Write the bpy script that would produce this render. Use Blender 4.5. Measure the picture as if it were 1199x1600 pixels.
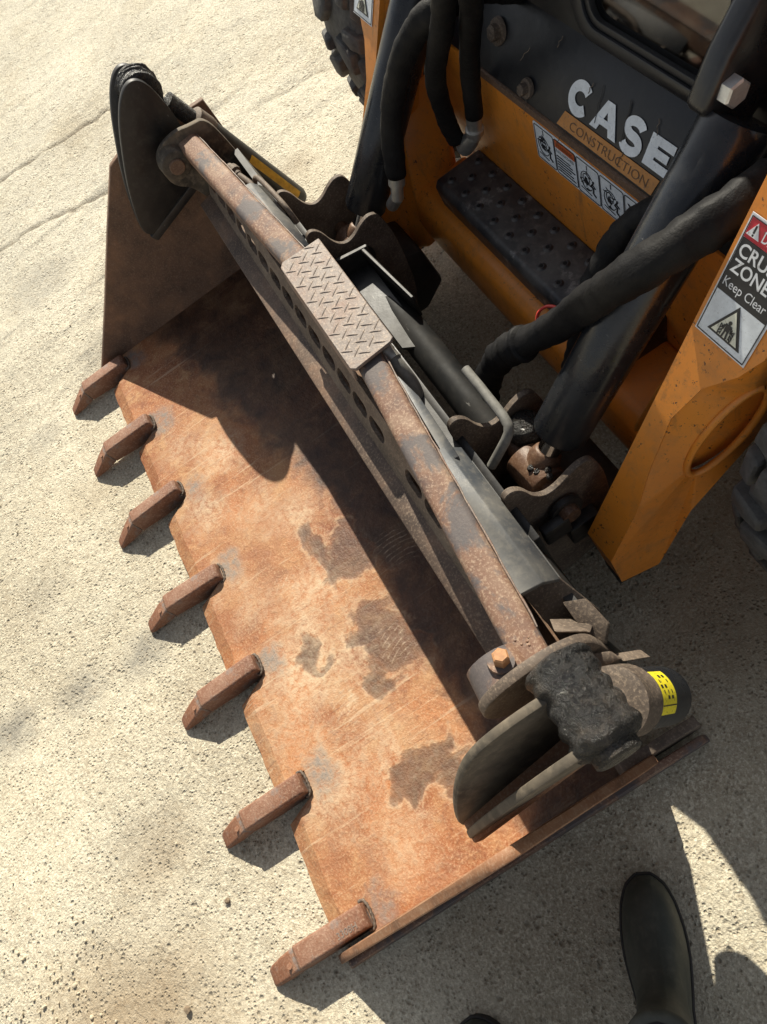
import bpy, bmesh, math, random
import numpy as np
from mathutils import Vector, Matrix

for o in list(bpy.data.objects):
    bpy.data.objects.remove(o, do_unlink=True)
SC = bpy.context.scene
COL = SC.collection
random.seed(7)
RNG = np.random.default_rng(11)

# ------------------------------------------------------------------ camera
cam_d = bpy.data.cameras.new('camera')
cam = bpy.data.objects.new('camera', cam_d)
COL.objects.link(cam)
right = Vector((0.45159643, 0.82055062, -0.35036745))
down = Vector((0.72229003, -0.56675294, -0.39634355))
fwd = right.cross(down)
M = Matrix((( right.x, -down.x, -fwd.x, 1.84222), (right.y, -down.y, -fwd.y, 0.77097),
            (right.z, -down.z, -fwd.z, 1.43215), (0, 0, 0, 1)))
cam.matrix_world = M
cam_d.sensor_fit = 'VERTICAL'
cam_d.sensor_height = 24.0
cam_d.lens = 24.0 * 1139.7 / 1600.0
cam_d.clip_start = 0.02
cam_d.clip_end = 500
SC.camera = cam
SC.render.resolution_x, SC.render.resolution_y = 767, 1024

# ------------------------------------------------------------------ light
SUN_TO = Vector((-1.11, 0.41, 1.0)).normalized()          # towards the sun
SUN_EL = math.asin(SUN_TO.z)
SUN_AZ = math.atan2(SUN_TO.x, SUN_TO.y)
W = bpy.data.worlds.new('World')
SC.world = W
W.use_nodes = True
wn = W.node_tree
for n in list(wn.nodes):
    wn.nodes.remove(n)
sky = wn.nodes.new('ShaderNodeTexSky')
sky.sky_type = 'NISHITA'
sky.sun_disc = False
sky.sun_elevation = SUN_EL
sky.sun_rotation = SUN_AZ
sky.air_density = 1.0
sky.dust_density = 1.2
sky.ozone_density = 0.4
bg = wn.nodes.new('ShaderNodeBackground')
bg.inputs[1].default_value = 0.060
wo = wn.nodes.new('ShaderNodeOutputWorld')
hs = wn.nodes.new('ShaderNodeHueSaturation')            # thin summer haze: paler, less blue sky
hs.inputs['Saturation'].default_value = 0.35
hs.inputs['Value'].default_value = 1.12
wn.links.new(sky.outputs[0], hs.inputs['Color'])
wn.links.new(hs.outputs[0], bg.inputs[0])
wn.links.new(bg.outputs[0], wo.inputs[0])
sun_d = bpy.data.lights.new('sun', 'SUN')
sun_d.energy = 4.8
sun_d.angle = math.radians(0.5)
sun_d.color = (1.0, 0.935, 0.79)
sun = bpy.data.objects.new('sun', sun_d)
COL.objects.link(sun)
sun.rotation_euler = SUN_TO.to_track_quat('Z', 'Y').to_euler()
SC.view_settings.view_transform = 'Standard'
SC.view_settings.look = 'None'
SC.view_settings.gamma = 1.0
SC.view_settings.exposure = 0.80
SC.render.engine = 'CYCLES'

# ------------------------------------------------------------------ materials
class NT:
    def __init__(s, name):
        s.m = bpy.data.materials.new(name)
        s.m.use_nodes = True
        s.t = s.m.node_tree
        s.b = s.t.nodes['Principled BSDF']
        s.out = s.t.nodes['Material Output']
        s.tc = s.t.nodes.new('ShaderNodeTexCoord')
        s.P = s.tc.outputs['Object']
    def n(s, k): return s.t.nodes.new(k)
    def l(s, a, b): s.t.links.new(a, b)
    def setin(s, sock, v):
        if hasattr(v, 'links') or hasattr(v, 'is_linked'): s.l(v, sock)
        else:
            if isinstance(v, (tuple, list)) and len(v) == 3 and sock.type == 'RGBA': v = (*v, 1)
            if isinstance(v, (int, float)) and sock.type == 'RGBA': v = (v, v, v, 1)
            sock.default_value = v
    def noise(s, scale, detail=6, rough=.6, vec=None, dist=0.0):
        n = s.n('ShaderNodeTexNoise'); n.inputs['Scale'].default_value = scale
        n.inputs['Detail'].default_value = detail; n.inputs['Roughness'].default_value = rough
        n.inputs['Distortion'].default_value = dist
        s.l(vec or s.P, n.inputs['Vector']); return n.outputs['Fac']
    def voro(s, scale, vec=None, feat='F1', out='Distance'):
        n = s.n('ShaderNodeTexVoronoi'); n.feature = feat; n.inputs['Scale'].default_value = scale
        s.l(vec or s.P, n.inputs['Vector']); return n.outputs[out]
    def ramp(s, f, stops):
        n = s.n('ShaderNodeValToRGB'); e = n.color_ramp.elements
        while len(e) < len(stops): e.new(.5)
        for el, (p, c) in zip(e, stops):
            el.position = p; el.color = (*c, 1) if isinstance(c, tuple) else (c, c, c, 1)
        s.l(f, n.inputs[0]); return n.outputs[0]
    def mix(s, f, a, b, mode='MIX'):
        n = s.n('ShaderNodeMix'); n.data_type = 'RGBA'; n.blend_type = mode
        s.setin(n.inputs[0], f); s.setin(n.inputs[6], a); s.setin(n.inputs[7], b)
        return n.outputs[2]
    def math(s, op, a, b=None, clamp=False):
        n = s.n('ShaderNodeMath'); n.operation = op; n.use_clamp = clamp
        s.setin(n.inputs[0], a)
        if b is not None: s.setin(n.inputs[1], b)
        return n.outputs[0]
    def mapping(s, scale=(1, 1, 1), rot=(0, 0, 0), loc=(0, 0, 0)):
        n = s.n('ShaderNodeMapping'); n.inputs['Scale'].default_value = scale
        n.inputs['Rotation'].default_value = rot; n.inputs['Location'].default_value = loc
        s.l(s.P, n.inputs['Vector']); return n.outputs[0]
    def dist(s, c, vec=None, scale=(1, 1, 1)):
        a = s.n('ShaderNodeVectorMath'); a.operation = 'SUBTRACT'
        s.l(vec or s.P, a.inputs[0]); a.inputs[1].default_value = c
        m = s.n('ShaderNodeVectorMath'); m.operation = 'MULTIPLY'
        s.l(a.outputs[0], m.inputs[0]); m.inputs[1].default_value = scale
        b = s.n('ShaderNodeVectorMath'); b.operation = 'LENGTH'
        s.l(m.outputs[0], b.inputs[0]); return b.outputs['Value']
    def bump(s, h, strength=.5, distance=.005, prev=None):
        n = s.n('ShaderNodeBump'); n.inputs['Strength'].default_value = strength
        n.inputs['Distance'].default_value = distance
        s.l(h, n.inputs['Height'])
        if prev: s.l(prev, n.inputs['Normal'])
        return n.outputs[0]
    def fin(s, col=None, rough=None, metal=None, normal=None, spec=None):
        if col is not None: s.setin(s.b.inputs['Base Color'], col)
        if rough is not None: s.setin(s.b.inputs['Roughness'], rough)
        if metal is not None: s.setin(s.b.inputs['Metallic'], metal)
        if normal is not None: s.l(normal, s.b.inputs['Normal'])
        if spec is not None: s.b.inputs['Specular IOR Level'].default_value = spec
        return s.m
    def xyz(s):
        n = s.n('ShaderNodeSeparateXYZ'); s.l(s.P, n.inputs[0]); return n.outputs

def m_concrete():
    t = NT('concrete')
    big = t.noise(1.1, 5, .6); mid = t.noise(6, 6, .65); fine = t.noise(48, 5, .7); vf = t.noise(170, 4, .75); sp = t.noise(330, 2, .6)
    xyz = t.xyz()
    c = t.ramp(big, [(.3, (.39, .338, .245)), (.5, (.50, .445, .335)), (.72, (.56, .512, .40))])
    # weathered paler skin away from the bucket, browner fines near it
    far = t.math('MULTIPLY', t.math('SUBTRACT', .3, xyz[0], True), .8, True)
    c = t.mix(far, c, (.50, .475, .405))
    c = t.mix(t.ramp(mid, [(.40, 0.0), (.68, .6)]), c, (.62, .57, .45))
    c = t.mix(t.ramp(t.noise(2.3, 6, .7, t.mapping(loc=(5, 1, 0))), [(.50, 0.0), (.68, .6)]), c, (.37, .315, .225))
    # broom smears and tyre drag marks running with the crack direction
    for ang, sc, k, lo in ((-22, (11, 1.3, 1), .75, .53), (-27, (30, 2.2, 1), .5, .56)):
        st = t.noise(1.0, 6, .72, t.mapping(sc, (0, 0, math.radians(ang))))
        zone = t.noise(.75, 2, .5, t.mapping(loc=(3.1 + ang, 1.7, 0)))
        s1 = t.math('MULTIPLY', t.ramp(st, [(lo, 0.0), (lo + .12, 1.0)]), t.ramp(zone, [(.42, 0.0), (.58, 1.0)]))
        s1 = t.math('MULTIPLY', s1, t.math('ADD', t.math('MULTIPLY', far, 1.2), .35, True))
        c = t.mix(t.math('MULTIPLY', s1, k), c, (.20, .19, .165))
    # crusty aggregate: pale grains and dark gaps
    c = t.mix(t.ramp(fine, [(.52, 0.0), (.66, .5)]), c, (.30, .24, .17))
    c = t.mix(t.ramp(vf, [(.50, 0.0), (.62, .75)]), c, (.78, .725, .575))
    c = t.mix(t.ramp(vf, [(.33, .7), (.42, 0.0)]), c, (.24, .19, .13))
    c = t.mix(t.ramp(sp, [(.32, .5), (.42, 0.0)]), c, (.22, .185, .13))
    w = t.math('MULTIPLY', t.noise(22, 5, .65), .07)
    for (x, y, r, k) in ((.90, -.03, .066, .8), (.885, -.223, .062, .75), (.87, -.43, .07, .8), (1.30, -.16, .09, .25), (-.15, .15, .08, .45), (.05, -.1, .06, .45), (-.45, .35, .09, .4), (-.62, .05, .12, .35), (.55, -.25, .07, .3)):
        d = t.math('ADD', t.dist((x, y, 0), scale=(1, .75, 0)), w)
        c = t.mix(t.math('MULTIPLY', t.ramp(d, [(max(.0, r - .02), k), (r + .045, 0.0)]), t.ramp(fine, [(.35, 1.0), (.7, .4)])), c, (.15, .145, .135))
    for (x, y, r, k) in ((1.36, -.14, .10, .45), (1.62, -.32, .22, .7), (1.75, -.05, .12, .35), (.35, -.02, .06, .35), (1.55, 1.25, .35, .6), (.9, 1.1, .3, .5), (-.3, 1.0, .06, .4), (-.55, .75, .05, .4)):
        d = t.math('ADD', t.dist((x, y, 0), scale=(1, .8, 0)), t.math('MULTIPLY', mid, .12))
        c = t.mix(t.ramp(d, [(r * .6, k), (r + .09, 0.0)]), c, (.27, .195, .12))
    pit = t.voro(54); pit2 = t.voro(120)
    sel = t.noise(13, 3, .5)
    pm = t.math('MULTIPLY', t.ramp(pit, [(.08, 1.0), (.30, 0.0)]), t.ramp(sel, [(.50, 0.0), (.60, 1.0)]))
    pm2 = t.math('MULTIPLY', t.ramp(pit2, [(.12, 1.0), (.38, 0.0)]), t.ramp(t.noise(24, 4, .6, t.mapping(loc=(7, 7, 0))), [(.42, 0.0), (.55, 1.0)]))
    c = t.mix(t.math('MULTIPLY', pm, .55), c, (.20, .165, .115))
    c = t.mix(t.math('MULTIPLY', pm2, .45), c, (.24, .195, .13))
    h = t.math('SUBTRACT', t.math('ADD', t.math('MULTIPLY', fine, 1.0), t.math('MULTIPLY', mid, .8)), t.math('ADD', t.math('MULTIPLY', pm, .9), t.math('MULTIPLY', pm2, .6)))
    h = t.math('ADD', h, t.math('MULTIPLY', vf, .75))
    smooth = t.ramp(t.noise(1.7, 4, .6, t.mapping(loc=(8, 2, 0))), [(.36, .5), (.56, 1.0)])
    h = t.math('MULTIPLY', h, smooth)
    at = t.n('ShaderNodeAttribute'); at.attribute_name = 'crack'
    c = t.mix(t.math('MULTIPLY', at.outputs['Fac'], .8), c, (.11, .085, .06))
    return t.fin(c, .92, normal=t.bump(h, 1.0, .0075), spec=.2)

def m_rust_floor():
    t = NT('rusty_floor_steel')
    n1 = t.noise(4.5, 8, .66, dist=.8); n2 = t.noise(14, 7, .7, t.mapping(loc=(4, 2, 1)), dist=.4); n3 = t.noise(210, 3, .7); n4 = t.noise(60, 5, .68)
    c = t.ramp(n1, [(.30, (.145, .048, .024)), (.43, (.26, .092, .034)), (.55, (.33, .150, .065)), (.70, (.38, .225, .120))])
    c = t.mix(t.ramp(n2, [(.52, 0.0), (.66, .65)]), c, (.42, .245, .12))
    c = t.mix(t.ramp(n2, [(.34, .7), (.45, 0.0)]), c, (.20, .068, .03))
    c = t.mix(t.ramp(t.noise(3.0, 6, .6, t.mapping(loc=(9, 3, 0))), [(.52, 0.0), (.64, .8)]), c, (.38, .135, .042))
    c = t.mix(t.ramp(n3, [(.48, 0.0), (.70, .6)]), c, (.52, .34, .20))
    c = t.mix(t.ramp(n4, [(.53, 0.0), (.68, .55)]), c, (.14, .05, .026))
    c = t.mix(t.ramp(t.noise(7, 6, .7, t.mapping(loc=(3, 9, 4)), dist=1.0), [(.54, 0.0), (.60, .55), (.70, .35)]), c, (.24, .088, .038))
    # long digging scrapes, running back from the cutting edge
    for sc, rot, lo, col, k in (((70, 2.2, 1), .05, .60, (.50, .36, .235), .55), ((120, 3, 1), -.22, .62, (.12, .05, .03), .6), ((45, 3.5, 1), .5, .64, (.52, .40, .27), .5)):
        c = t.mix(t.math('MULTIPLY', t.ramp(t.noise(1.0, 5, .7, t.mapping(sc, (0, 0, rot))), [(lo, 0.0), (lo + .05, 1.0)]), k), c, col)
    c = t.mix(t.ramp(t.noise(2.6, 5, .6, t.mapping(loc=(1, 6, 2)), dist=.5), [(.44, .0), (.66, .30)]), c, (.43, .25, .135))
    wob = t.math('MULTIPLY', t.math('SUBTRACT', t.noise(15, 3, .5, dist=.6), .5), .15)
    for (x, y, r, k) in ((.60, .235, .04, .6), (.88, .24, .045, .6), (1.15, .245, .05, .6), (1.43, .245, .05, .6), (1.10, .40, .09, .55), (1.22, .42, .07, .6), (.85, .47, .05, .5), (.555, .36, .05, .75), (.69, .28, .06, .6), (.99, .29, .05, .55), (1.19, .33, .08, .7), (1.28, .25, .09, .5), (1.44, .30, .10, .5), (1.60, .36, .07, .5), (.77, .40, .05, .5), (1.02, .42, .06, .55), (.45, .27, .05, .45), (1.40, .40, .06, .5)):
        d = t.math('ADD', t.dist((x, y, .03), scale=(1, 1, 0)), wob)
        c = t.mix(t.math('MULTIPLY', t.ramp(d, [(r * .2, k), (r + .04, 0.0)]), t.ramp(n4, [(.36, .1), (.60, 1.0)])), c, (.55, .41, .27))
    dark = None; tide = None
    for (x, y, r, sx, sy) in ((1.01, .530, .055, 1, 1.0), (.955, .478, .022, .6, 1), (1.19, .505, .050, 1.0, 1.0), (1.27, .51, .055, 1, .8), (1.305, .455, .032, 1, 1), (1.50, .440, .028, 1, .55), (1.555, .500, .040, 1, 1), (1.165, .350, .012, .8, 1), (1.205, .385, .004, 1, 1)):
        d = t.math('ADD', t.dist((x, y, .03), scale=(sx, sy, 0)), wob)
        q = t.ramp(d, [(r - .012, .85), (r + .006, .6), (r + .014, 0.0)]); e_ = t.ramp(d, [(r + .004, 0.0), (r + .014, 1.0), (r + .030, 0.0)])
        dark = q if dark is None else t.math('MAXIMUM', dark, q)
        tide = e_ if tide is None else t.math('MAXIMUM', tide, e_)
    cx_ = t.math('MULTIPLY', t.math('SUBTRACT', .95, t.xyz()[0], True), .23)  # dark film spread forward at the far end, painting in the bucket's shade
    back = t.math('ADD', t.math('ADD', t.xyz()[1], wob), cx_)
    deep_shade = t.ramp(t.math('ADD', back, .0), [(.56, 0.0), (.65, 1.0)])  # near-black painted where the back of the floor lies in deep shade
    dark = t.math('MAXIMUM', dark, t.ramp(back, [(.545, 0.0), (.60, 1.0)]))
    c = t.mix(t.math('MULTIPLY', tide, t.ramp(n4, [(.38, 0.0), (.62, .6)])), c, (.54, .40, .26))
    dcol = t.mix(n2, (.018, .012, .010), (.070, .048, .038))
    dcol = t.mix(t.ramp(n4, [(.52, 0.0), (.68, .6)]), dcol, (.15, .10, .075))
    dcol = t.mix(deep_shade, dcol, (.016, .011, .009))
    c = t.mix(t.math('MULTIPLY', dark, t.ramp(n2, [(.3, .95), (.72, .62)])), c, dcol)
    arcs = None
    for (x, y, r, an) in ((1.315, .385, .060, 0.), (1.265, .52, .05, .4), (1.06, .63, .06, -.5), (.985, .37, .045, .9)):
        d = t.dist((x + .10 * math.cos(an), y + .07 * math.sin(an) + .03, .03), scale=(1, .8, 0))
        rings = t.ramp(t.math('SINE', t.math('MULTIPLY', t.math('ADD', d, t.math('MULTIPLY', wob, .12)), 560.0)), [(.5, 0.0), (.95, 1.0)])
        q = t.math('MULTIPLY', rings, t.ramp(t.math('ADD', t.dist((x, y, .03), scale=(1, 1, 0)), t.math('MULTIPLY', wob, .8)), [(r * .4, 1.0), (r, 0.0)]))
        arcs = q if arcs is None else t.math('MAXIMUM', arcs, q)
    arcs = t.math('MULTIPLY', arcs, t.ramp(n4, [(.42, 0.0), (.60, 1.0)]))
    c = t.mix(t.math('MULTIPLY', arcs, .5), c, (.52, .41, .29))
    for i in range(7):
        d = t.math('ADD', t.dist((.050 + .27 * i, .262, .03), scale=(.8, 1, 0)), t.math('MULTIPLY', wob, .6))
        c = t.mix(t.math('MULTIPLY', t.ramp(d, [(.012, .85), (.045, 0.0)]), t.ramp(n4, [(.38, .35), (.58, 1.0)])), c, (.20, .175, .155))
    rough = t.mix(dark, t.ramp(n2, [(.3, .55), (.7, .8)]), .5)
    h = t.math('ADD', t.math('ADD', t.math('MULTIPLY', n3, .5), n4), t.math('ADD', t.math('MULTIPLY', n2, .9), t.math('MULTIPLY', dark, -.4)))
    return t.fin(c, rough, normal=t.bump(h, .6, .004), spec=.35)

def m_rust(name, cols, dust=.3, rough=.75, paint=None, pscale=9, bumpd=.002):
    t = NT(name)
    n1 = t.noise(11, 8, .65, dist=.5); n2 = t.noise(45, 6, .65); n3 = t.noise(230, 3, .7)
    c = t.ramp(n1, [(.3, cols[0]), (.5, cols[1]), (.68, cols[2])])
    c = t.mix(t.ramp(n2, [(.48, 0.0), (.68, .75)]), c, cols[1])
    c = t.mix(t.ramp(n3, [(.5, 0.0), (.72, dust)]), c, (.55, .42, .30))
    if paint:
        pm = t.ramp(t.noise(pscale, 6, .65, t.mapping(loc=(2, 7, 3)), dist=.4), [(.50, 0.0), (.57, 1.0)])
        c = t.mix(t.math('MULTIPLY', pm, .85), c, paint)
    h = t.math('ADD', t.math('MULTIPLY', n2, 1.0), t.math('MULTIPLY', n3, .5))
    return t.fin(c, rough, normal=t.bump(h, .5, bumpd), spec=.4)

def m_black(name, base=(.018, .019, .021), dust=(.20, .18, .15), amount=.5, rough=.38, scr=True, wear=None):
    t = NT(name)
    n1 = t.noise(8, 7, .65); n2 = t.noise(60, 5, .65); n3 = t.noise(1.0, 6, .75, t.mapping((14, 60, 30), (.3, .2, .8)))
    c = t.mix(t.math('MULTIPLY', t.ramp(n1, [(.40, 0.0), (.75, 1.0)]), amount), base, dust)
    c = t.mix(t.math('MULTIPLY', t.ramp(n2, [(.50, 0.0), (.70, 1.0)]), amount * .6), c, dust)
    if scr: c = t.mix(t.ramp(n3, [(.66, 0.0), (.72, .5)]), c, (.30, .29, .27))
    if wear:
        c = t.mix(t.ramp(t.noise(14, 7, .7, t.mapping(loc=(5, 5, 5))), [(.56, 0.0), (.63, .85)]), c, wear)
    r = t.ramp(n1, [(.3, rough), (.75, min(1, rough + .3))])
    return t.fin(c, r, normal=t.bump(n2, .25, .0015), spec=.5)

def m_orange():
    t = NT('orange_paint')
    n1 = t.noise(5, 6, .6); n2 = t.noise(26, 7, .7); n3 = t.noise(90, 4, .7)
    c = t.ramp(n1, [(.3, (.66, .215, .022)), (.7, (.74, .265, .034))])
    c = t.mix(t.ramp(n2, [(.48, 0.0), (.72, .5)]), c, (.34, .165, .06))
    c = t.mix(t.math('MULTIPLY', t.ramp(t.noise(130, 4, .7), [(.60, 0.0), (.68, .7)]), t.ramp(n1, [(.35, .2), (.6, 1.0)])), c, (.16, .09, .045))
    ch = t.math('MULTIPLY', t.ramp(n3, [(.635, 0.0), (.65, 1.0)]), t.ramp(t.noise(6, 3, .5, t.mapping(loc=(1, 8, 2))), [(.46, 0.0), (.54, 1.0)]))
    c = t.mix(ch, c, (.06, .03, .02))
    gr = t.math('MULTIPLY', t.ramp(t.noise(1.0, 5, .7, t.mapping((50, 50, 9), (.25, 0, .1))), [(.56, 0.0), (.68, .5)]), t.ramp(n1, [(.4, 0.0), (.6, 1.0)]))
    c = t.mix(gr, c, (.20, .10, .04))
    return t.fin(c, t.ramp(n2, [(.3, .30), (.7, .52)]), normal=t.bump(n3, .12, .001), spec=.5)

def m_plain(name, col, rough=.5, metal=0.0, nscale=40, var=.18, bump=.1, spec=.5, bd=.0015):
    t = NT(name)
    n1 = t.noise(nscale, 5, .65)
    k = lambda f: tuple(min(1, x * f) for x in col)
    c = t.ramp(n1, [(.3, k(1 - var)), (.7, k(1 + var))])
    return t.fin(c, rough, metal, t.bump(n1, bump, bd), spec)

def m_grease():
    t = NT('caked_grease')
    n1 = t.noise(30, 7, .7); n2 = t.noise(95, 6, .75); n3 = t.noise(260, 3, .7)
    c = t.ramp(n1, [(.42, (.006, .006, .006)), (.56, (.016, .014, .012)), (.72, (.085, .070, .056))])
    c = t.mix(t.ramp(n3, [(.58, 0.0), (.75, .4)]), c, (.20, .165, .13))
    h = t.math('ADD', n1, t.math('ADD', t.math('MULTIPLY', n2, .7), t.math('MULTIPLY', n3, .3)))
    return t.fin(c, t.ramp(n2, [(.42, .13), (.60, .6)]), normal=t.bump(h, 1.0, .008), spec=.6)

def m_sleeve():
    t = NT('black_hose_sleeve')
    n1 = t.noise(12, 6, .7); n2 = t.noise(420, 2, .5)
    c = t.ramp(n1, [(.35, (.006, .006, .007)), (.72, (.018, .017, .016))])
    c = t.mix(t.ramp(t.noise(140, 4, .7), [(.70, 0.0), (.76, .3)]), c, (.14, .125, .10))
    h = t.math('ADD', t.math('MULTIPLY', n1, 1.2), t.math('MULTIPLY', n2, .06))
    return t.fin(c, .6, normal=t.bump(h, .5, .007), spec=.15)

def m_glass():
    t = NT('cab_glass')
    b = t.b
    b.inputs['Base Color'].default_value = (.80, .88, .84, 1)
    b.inputs['Roughness'].default_value = .03
    tr = t.n('ShaderNodeBsdfTransparent'); tr.inputs[0].default_value = (.42, .47, .44, 1)
    gl = t.n('ShaderNodeBsdfGlossy'); gl.inputs['Roughness'].default_value = .04
    fr = t.n('ShaderNodeFresnel'); fr.inputs[0].default_value = 2.1
    f = t.math('ADD', fr.outputs[0], t.math('MULTIPLY', t.ramp(t.noise(6, 6, .7), [(.45, 0.0), (.75, 1.0)]), .015))
    mx = t.n('ShaderNodeMixShader'); t.l(f, mx.inputs[0]); t.l(tr.outputs[0], mx.inputs[1]); t.l(gl.outputs[0], mx.inputs[2])
    t.l(mx.outputs[0], t.out.inputs['Surface'])
    return t.m

def m_decal(name, col, dirt=(.10, .085, .07), amt=1.0):
    t = NT(name)
    n1 = t.noise(45, 6, .7); n2 = t.noise(190, 4, .7); n3 = t.noise(1.0, 5, .7, t.mapping((30, 160, 90), (.2, .4, .9)))
    k = lambda f: tuple(min(1, x * f) for x in col)
    c = t.ramp(n1, [(.3, k(.78)), (.7, k(1.06))])
    c = t.mix(t.math('MULTIPLY', t.ramp(n2, [(.58, 0.0), (.68, .75)]), amt), c, dirt)
    c = t.mix(t.math('MULTIPLY', t.ramp(n3, [(.66, 0.0), (.70, .7)]), amt), c, dirt)
    return t.fin(c, .5, normal=t.bump(n2, .15, .0008), spec=.4)

MAT = {}
MAT['concrete'] = m_concrete()
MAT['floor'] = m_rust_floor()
MAT['rail'] = m_rust('worn_rusty_paint', ((.085, .058, .052), (.17, .092, .060), (.29, .205, .145)), .5, .7, (.085, .080, .083), 9)
MAT['tooth'] = m_rust('rusty_cast_steel', ((.085, .040, .027), (.19, .085, .048), (.27, .155, .105)), .35, .62, (.16, .145, .135), 10, .004)
MAT['tip'] = m_rust('rusty_tooth_tip', ((.10, .042, .026), (.20, .080, .040), (.27, .145, .09)), .3, .7, (.22, .20, .185), 14, .004)
MAT['tread'] = m_rust('worn_tread_steel', ((.105, .078, .066), (.185, .150, .130), (.17, .088, .056)), .5, .55)
MAT['side'] = m_rust('dirty_rusty_steel', ((.075, .05, .035), (.15, .09, .058), (.23, .13, .075)), .2, .7)
MAT['lip'] = m_rust('brown_lip_steel', ((.055, .040, .032), (.105, .072, .054), (.19, .115, .075)), .3, .72)
MAT['siderust'] = m_rust('rusty_side_steel', ((.12, .06, .035), (.25, .12, .06), (.33, .20, .12)), .3, .7)
MAT['dull'] = m_rust('dull_dusty_steel', ((.045, .034, .027), (.105, .080, .062), (.17, .135, .105)), .3, .72)
MAT['black'] = m_black('worn_black_paint', (.008, .008, .009), (.09, .08, .065), .35)
MAT['cabblack'] = m_black('cab_black_paint', (.006, .007, .010), (.045, .045, .045), .22, .30)
MAT['barrel'] = m_black('cylinder_black_paint', (.010, .012, .016), (.08, .075, .065), .25, .15)
MAT['tube'] = m_black('dark_tube_paint', (.006, .0065, .007), (.07, .06, .05), .22, .5)
MAT['tube'].node_tree.nodes['Principled BSDF'].inputs['Specular IOR Level'].default_value = .15
MAT['ledge'] = m_black('scraped_black_steel', (.050, .056, .064), (.24, .22, .185), .6, .40)
MAT['ear'] = m_black('dusty_black_steel', (.028, .024, .019), (.21, .17, .12), 1.0, .65, True)
MAT['steppaint'] = m_black('step_black_steel', (.014, .017, .023), (.24, .22, .19), .45, .32, wear=(.26, .25, .235))
MAT['orange'] = m_orange()
MAT['rust_eye'] = m_rust('rusty_rod_eye', ((.03, .020, .016), (.10, .05, .028), (.19, .115, .07)), .2, .5)
MAT['chrome'] = m_plain('chrome_rod', (.62, .62, .63), .12, 1.0, 30, .1, .03)
MAT['zinc'] = m_plain('zinc_fitting', (.55, .54, .50), .35, .8, 60, .15, .1)
MAT['bolt'] = m_plain('zinc_bolt', (.62, .63, .62), .38, .6, 90, .15, .15)
MAT['rustbolt'] = m_plain('rusty_bolt', (.36, .18, .08), .7, 0, 80, .35, .4)
MAT['grease'] = m_grease()
MAT['sleeve'] = m_sleeve()
MAT['hose'] = m_plain('dusty_rubber_hose', (.16, .155, .14), .7, 0, 60, .35, .3)
MAT['rubber'] = m_plain('tyre_rubber', (.068, .066, .062), .8, 0, 55, .4, .6, bd=.004)
MAT['rim'] = m_plain('rim_paint', (.55, .52, .46), .5, 0, 20, .15, .1)
MAT['white'] = m_decal('white_decal', (.80, .82, .84), amt=.6)
MAT['paleblue'] = m_decal('faded_white_decal', (.76, .81, .85), amt=.4)
MAT['ink'] = m_plain('black_ink', (.02, .02, .022), .45, 0, 50, .2, .03)
MAT['red'] = m_decal('red_decal', (.55, .035, .05), amt=1.0)
MAT['warnred'] = m_decal('orange_red_decal', (.55, .12, .035), amt=1.0)
MAT['stripe'] = m_decal('orange_decal_stripe', (.50, .22, .055), amt=1.0)
MAT['brown_ink'] = m_plain('brown_ink', (.085, .04, .015), .5, 0, 50, .15, .03)
MAT['cream'] = m_decal('cream_decal', (.80, .80, .66), amt=.6)
MAT['yellow'] = m_decal('yellow_sticker', (.80, .68, .03), amt=1.0)
MAT['yellowpaint'] = m_plain('yellow_paint_streak', (.55, .36, .04), .5, 0, 60, .3, .1)
MAT['redwire'] = m_plain('red_cable', (.75, .08, .06), .4, 0, 50, .1, .05)
MAT['boot'] = m_black('olive_rubber_boot', (.030, .036, .029), (.12, .115, .09), .55, .5, False)
MAT['trouser'] = m_plain('dark_navy_cloth', (.012, .014, .020), .9, 0, 120, .3, .4)
MAT['bootsole'] = m_plain('boot_sole', (.030, .028, .026), .8, 0, 60, .3, .3)
MAT['cabfloor'] = m_rust('dusty_cab_floor', ((.26, .22, .14), (.37, .33, .22), (.44, .40, .28)), .3, .8)
MAT['teal'] = m_plain('green_grey_panel', (.16, .20, .175), .35, 0, 12, .25, .05)
MAT['pale'] = m_plain('pale_panel', (.42, .40, .34), .7, 0, 30, .2, .1)
MAT['pebble'] = m_rust('pebble_stone', ((.38, .32, .23), (.48, .42, .31), (.56, .50, .38)), .2, .9)
MAT['glass'] = m_glass()
MAT['rubberseal'] = m_plain('black_rubber_seal', (.016, .016, .017), .5, 0, 60, .2, .1)

# ------------------------------------------------------------------ mesh helpers
def thing(name, label, cat, loc=(0, 0, 0), group=None):
    o = bpy.data.objects.new(name, None)
    o.empty_display_size = .1
    COL.objects.link(o)
    o.location = loc
    o['label'] = label; o['category'] = cat
    if group: o['group'] = group
    return o

def link(o, parent):
    COL.objects.link(o)
    if parent is not None:
        o.parent = parent
        if parent.type == 'EMPTY':
            o.location = -Vector(parent.location)
    return o

def obj(name, geo, mat, parent=None, smooth=None, bevel=0.0, seg=2, label=None):
    v, f = geo
    me = bpy.data.meshes.new(name)
    me.from_pydata([tuple(map(float, p)) for p in v], [], f)
    bm = bmesh.new(); bm.from_mesh(me)
    bmesh.ops.recalc_face_normals(bm, faces=bm.faces)
    if bevel > 0:
        es = [e for e in bm.edges if len(e.link_faces) == 2 and e.calc_face_angle(0) > math.radians(28)]
        bmesh.ops.bevel(bm, geom=es, offset=bevel, offset_type='OFFSET', segments=seg, profile=.5, affect='EDGES', clamp_overlap=True)
    bm.to_mesh(me); bm.free()
    if smooth is not None or bevel > 0:
        for p in me.polygons: p.use_smooth = True
        me.set_sharp_from_angle(angle=math.radians(smooth if smooth is not None else 40))
    me.materials.append(MAT[mat] if isinstance(mat, str) else mat)
    o = bpy.data.objects.new(name, me)
    link(o, parent)
    if label: o['label'] = label
    return o

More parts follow.
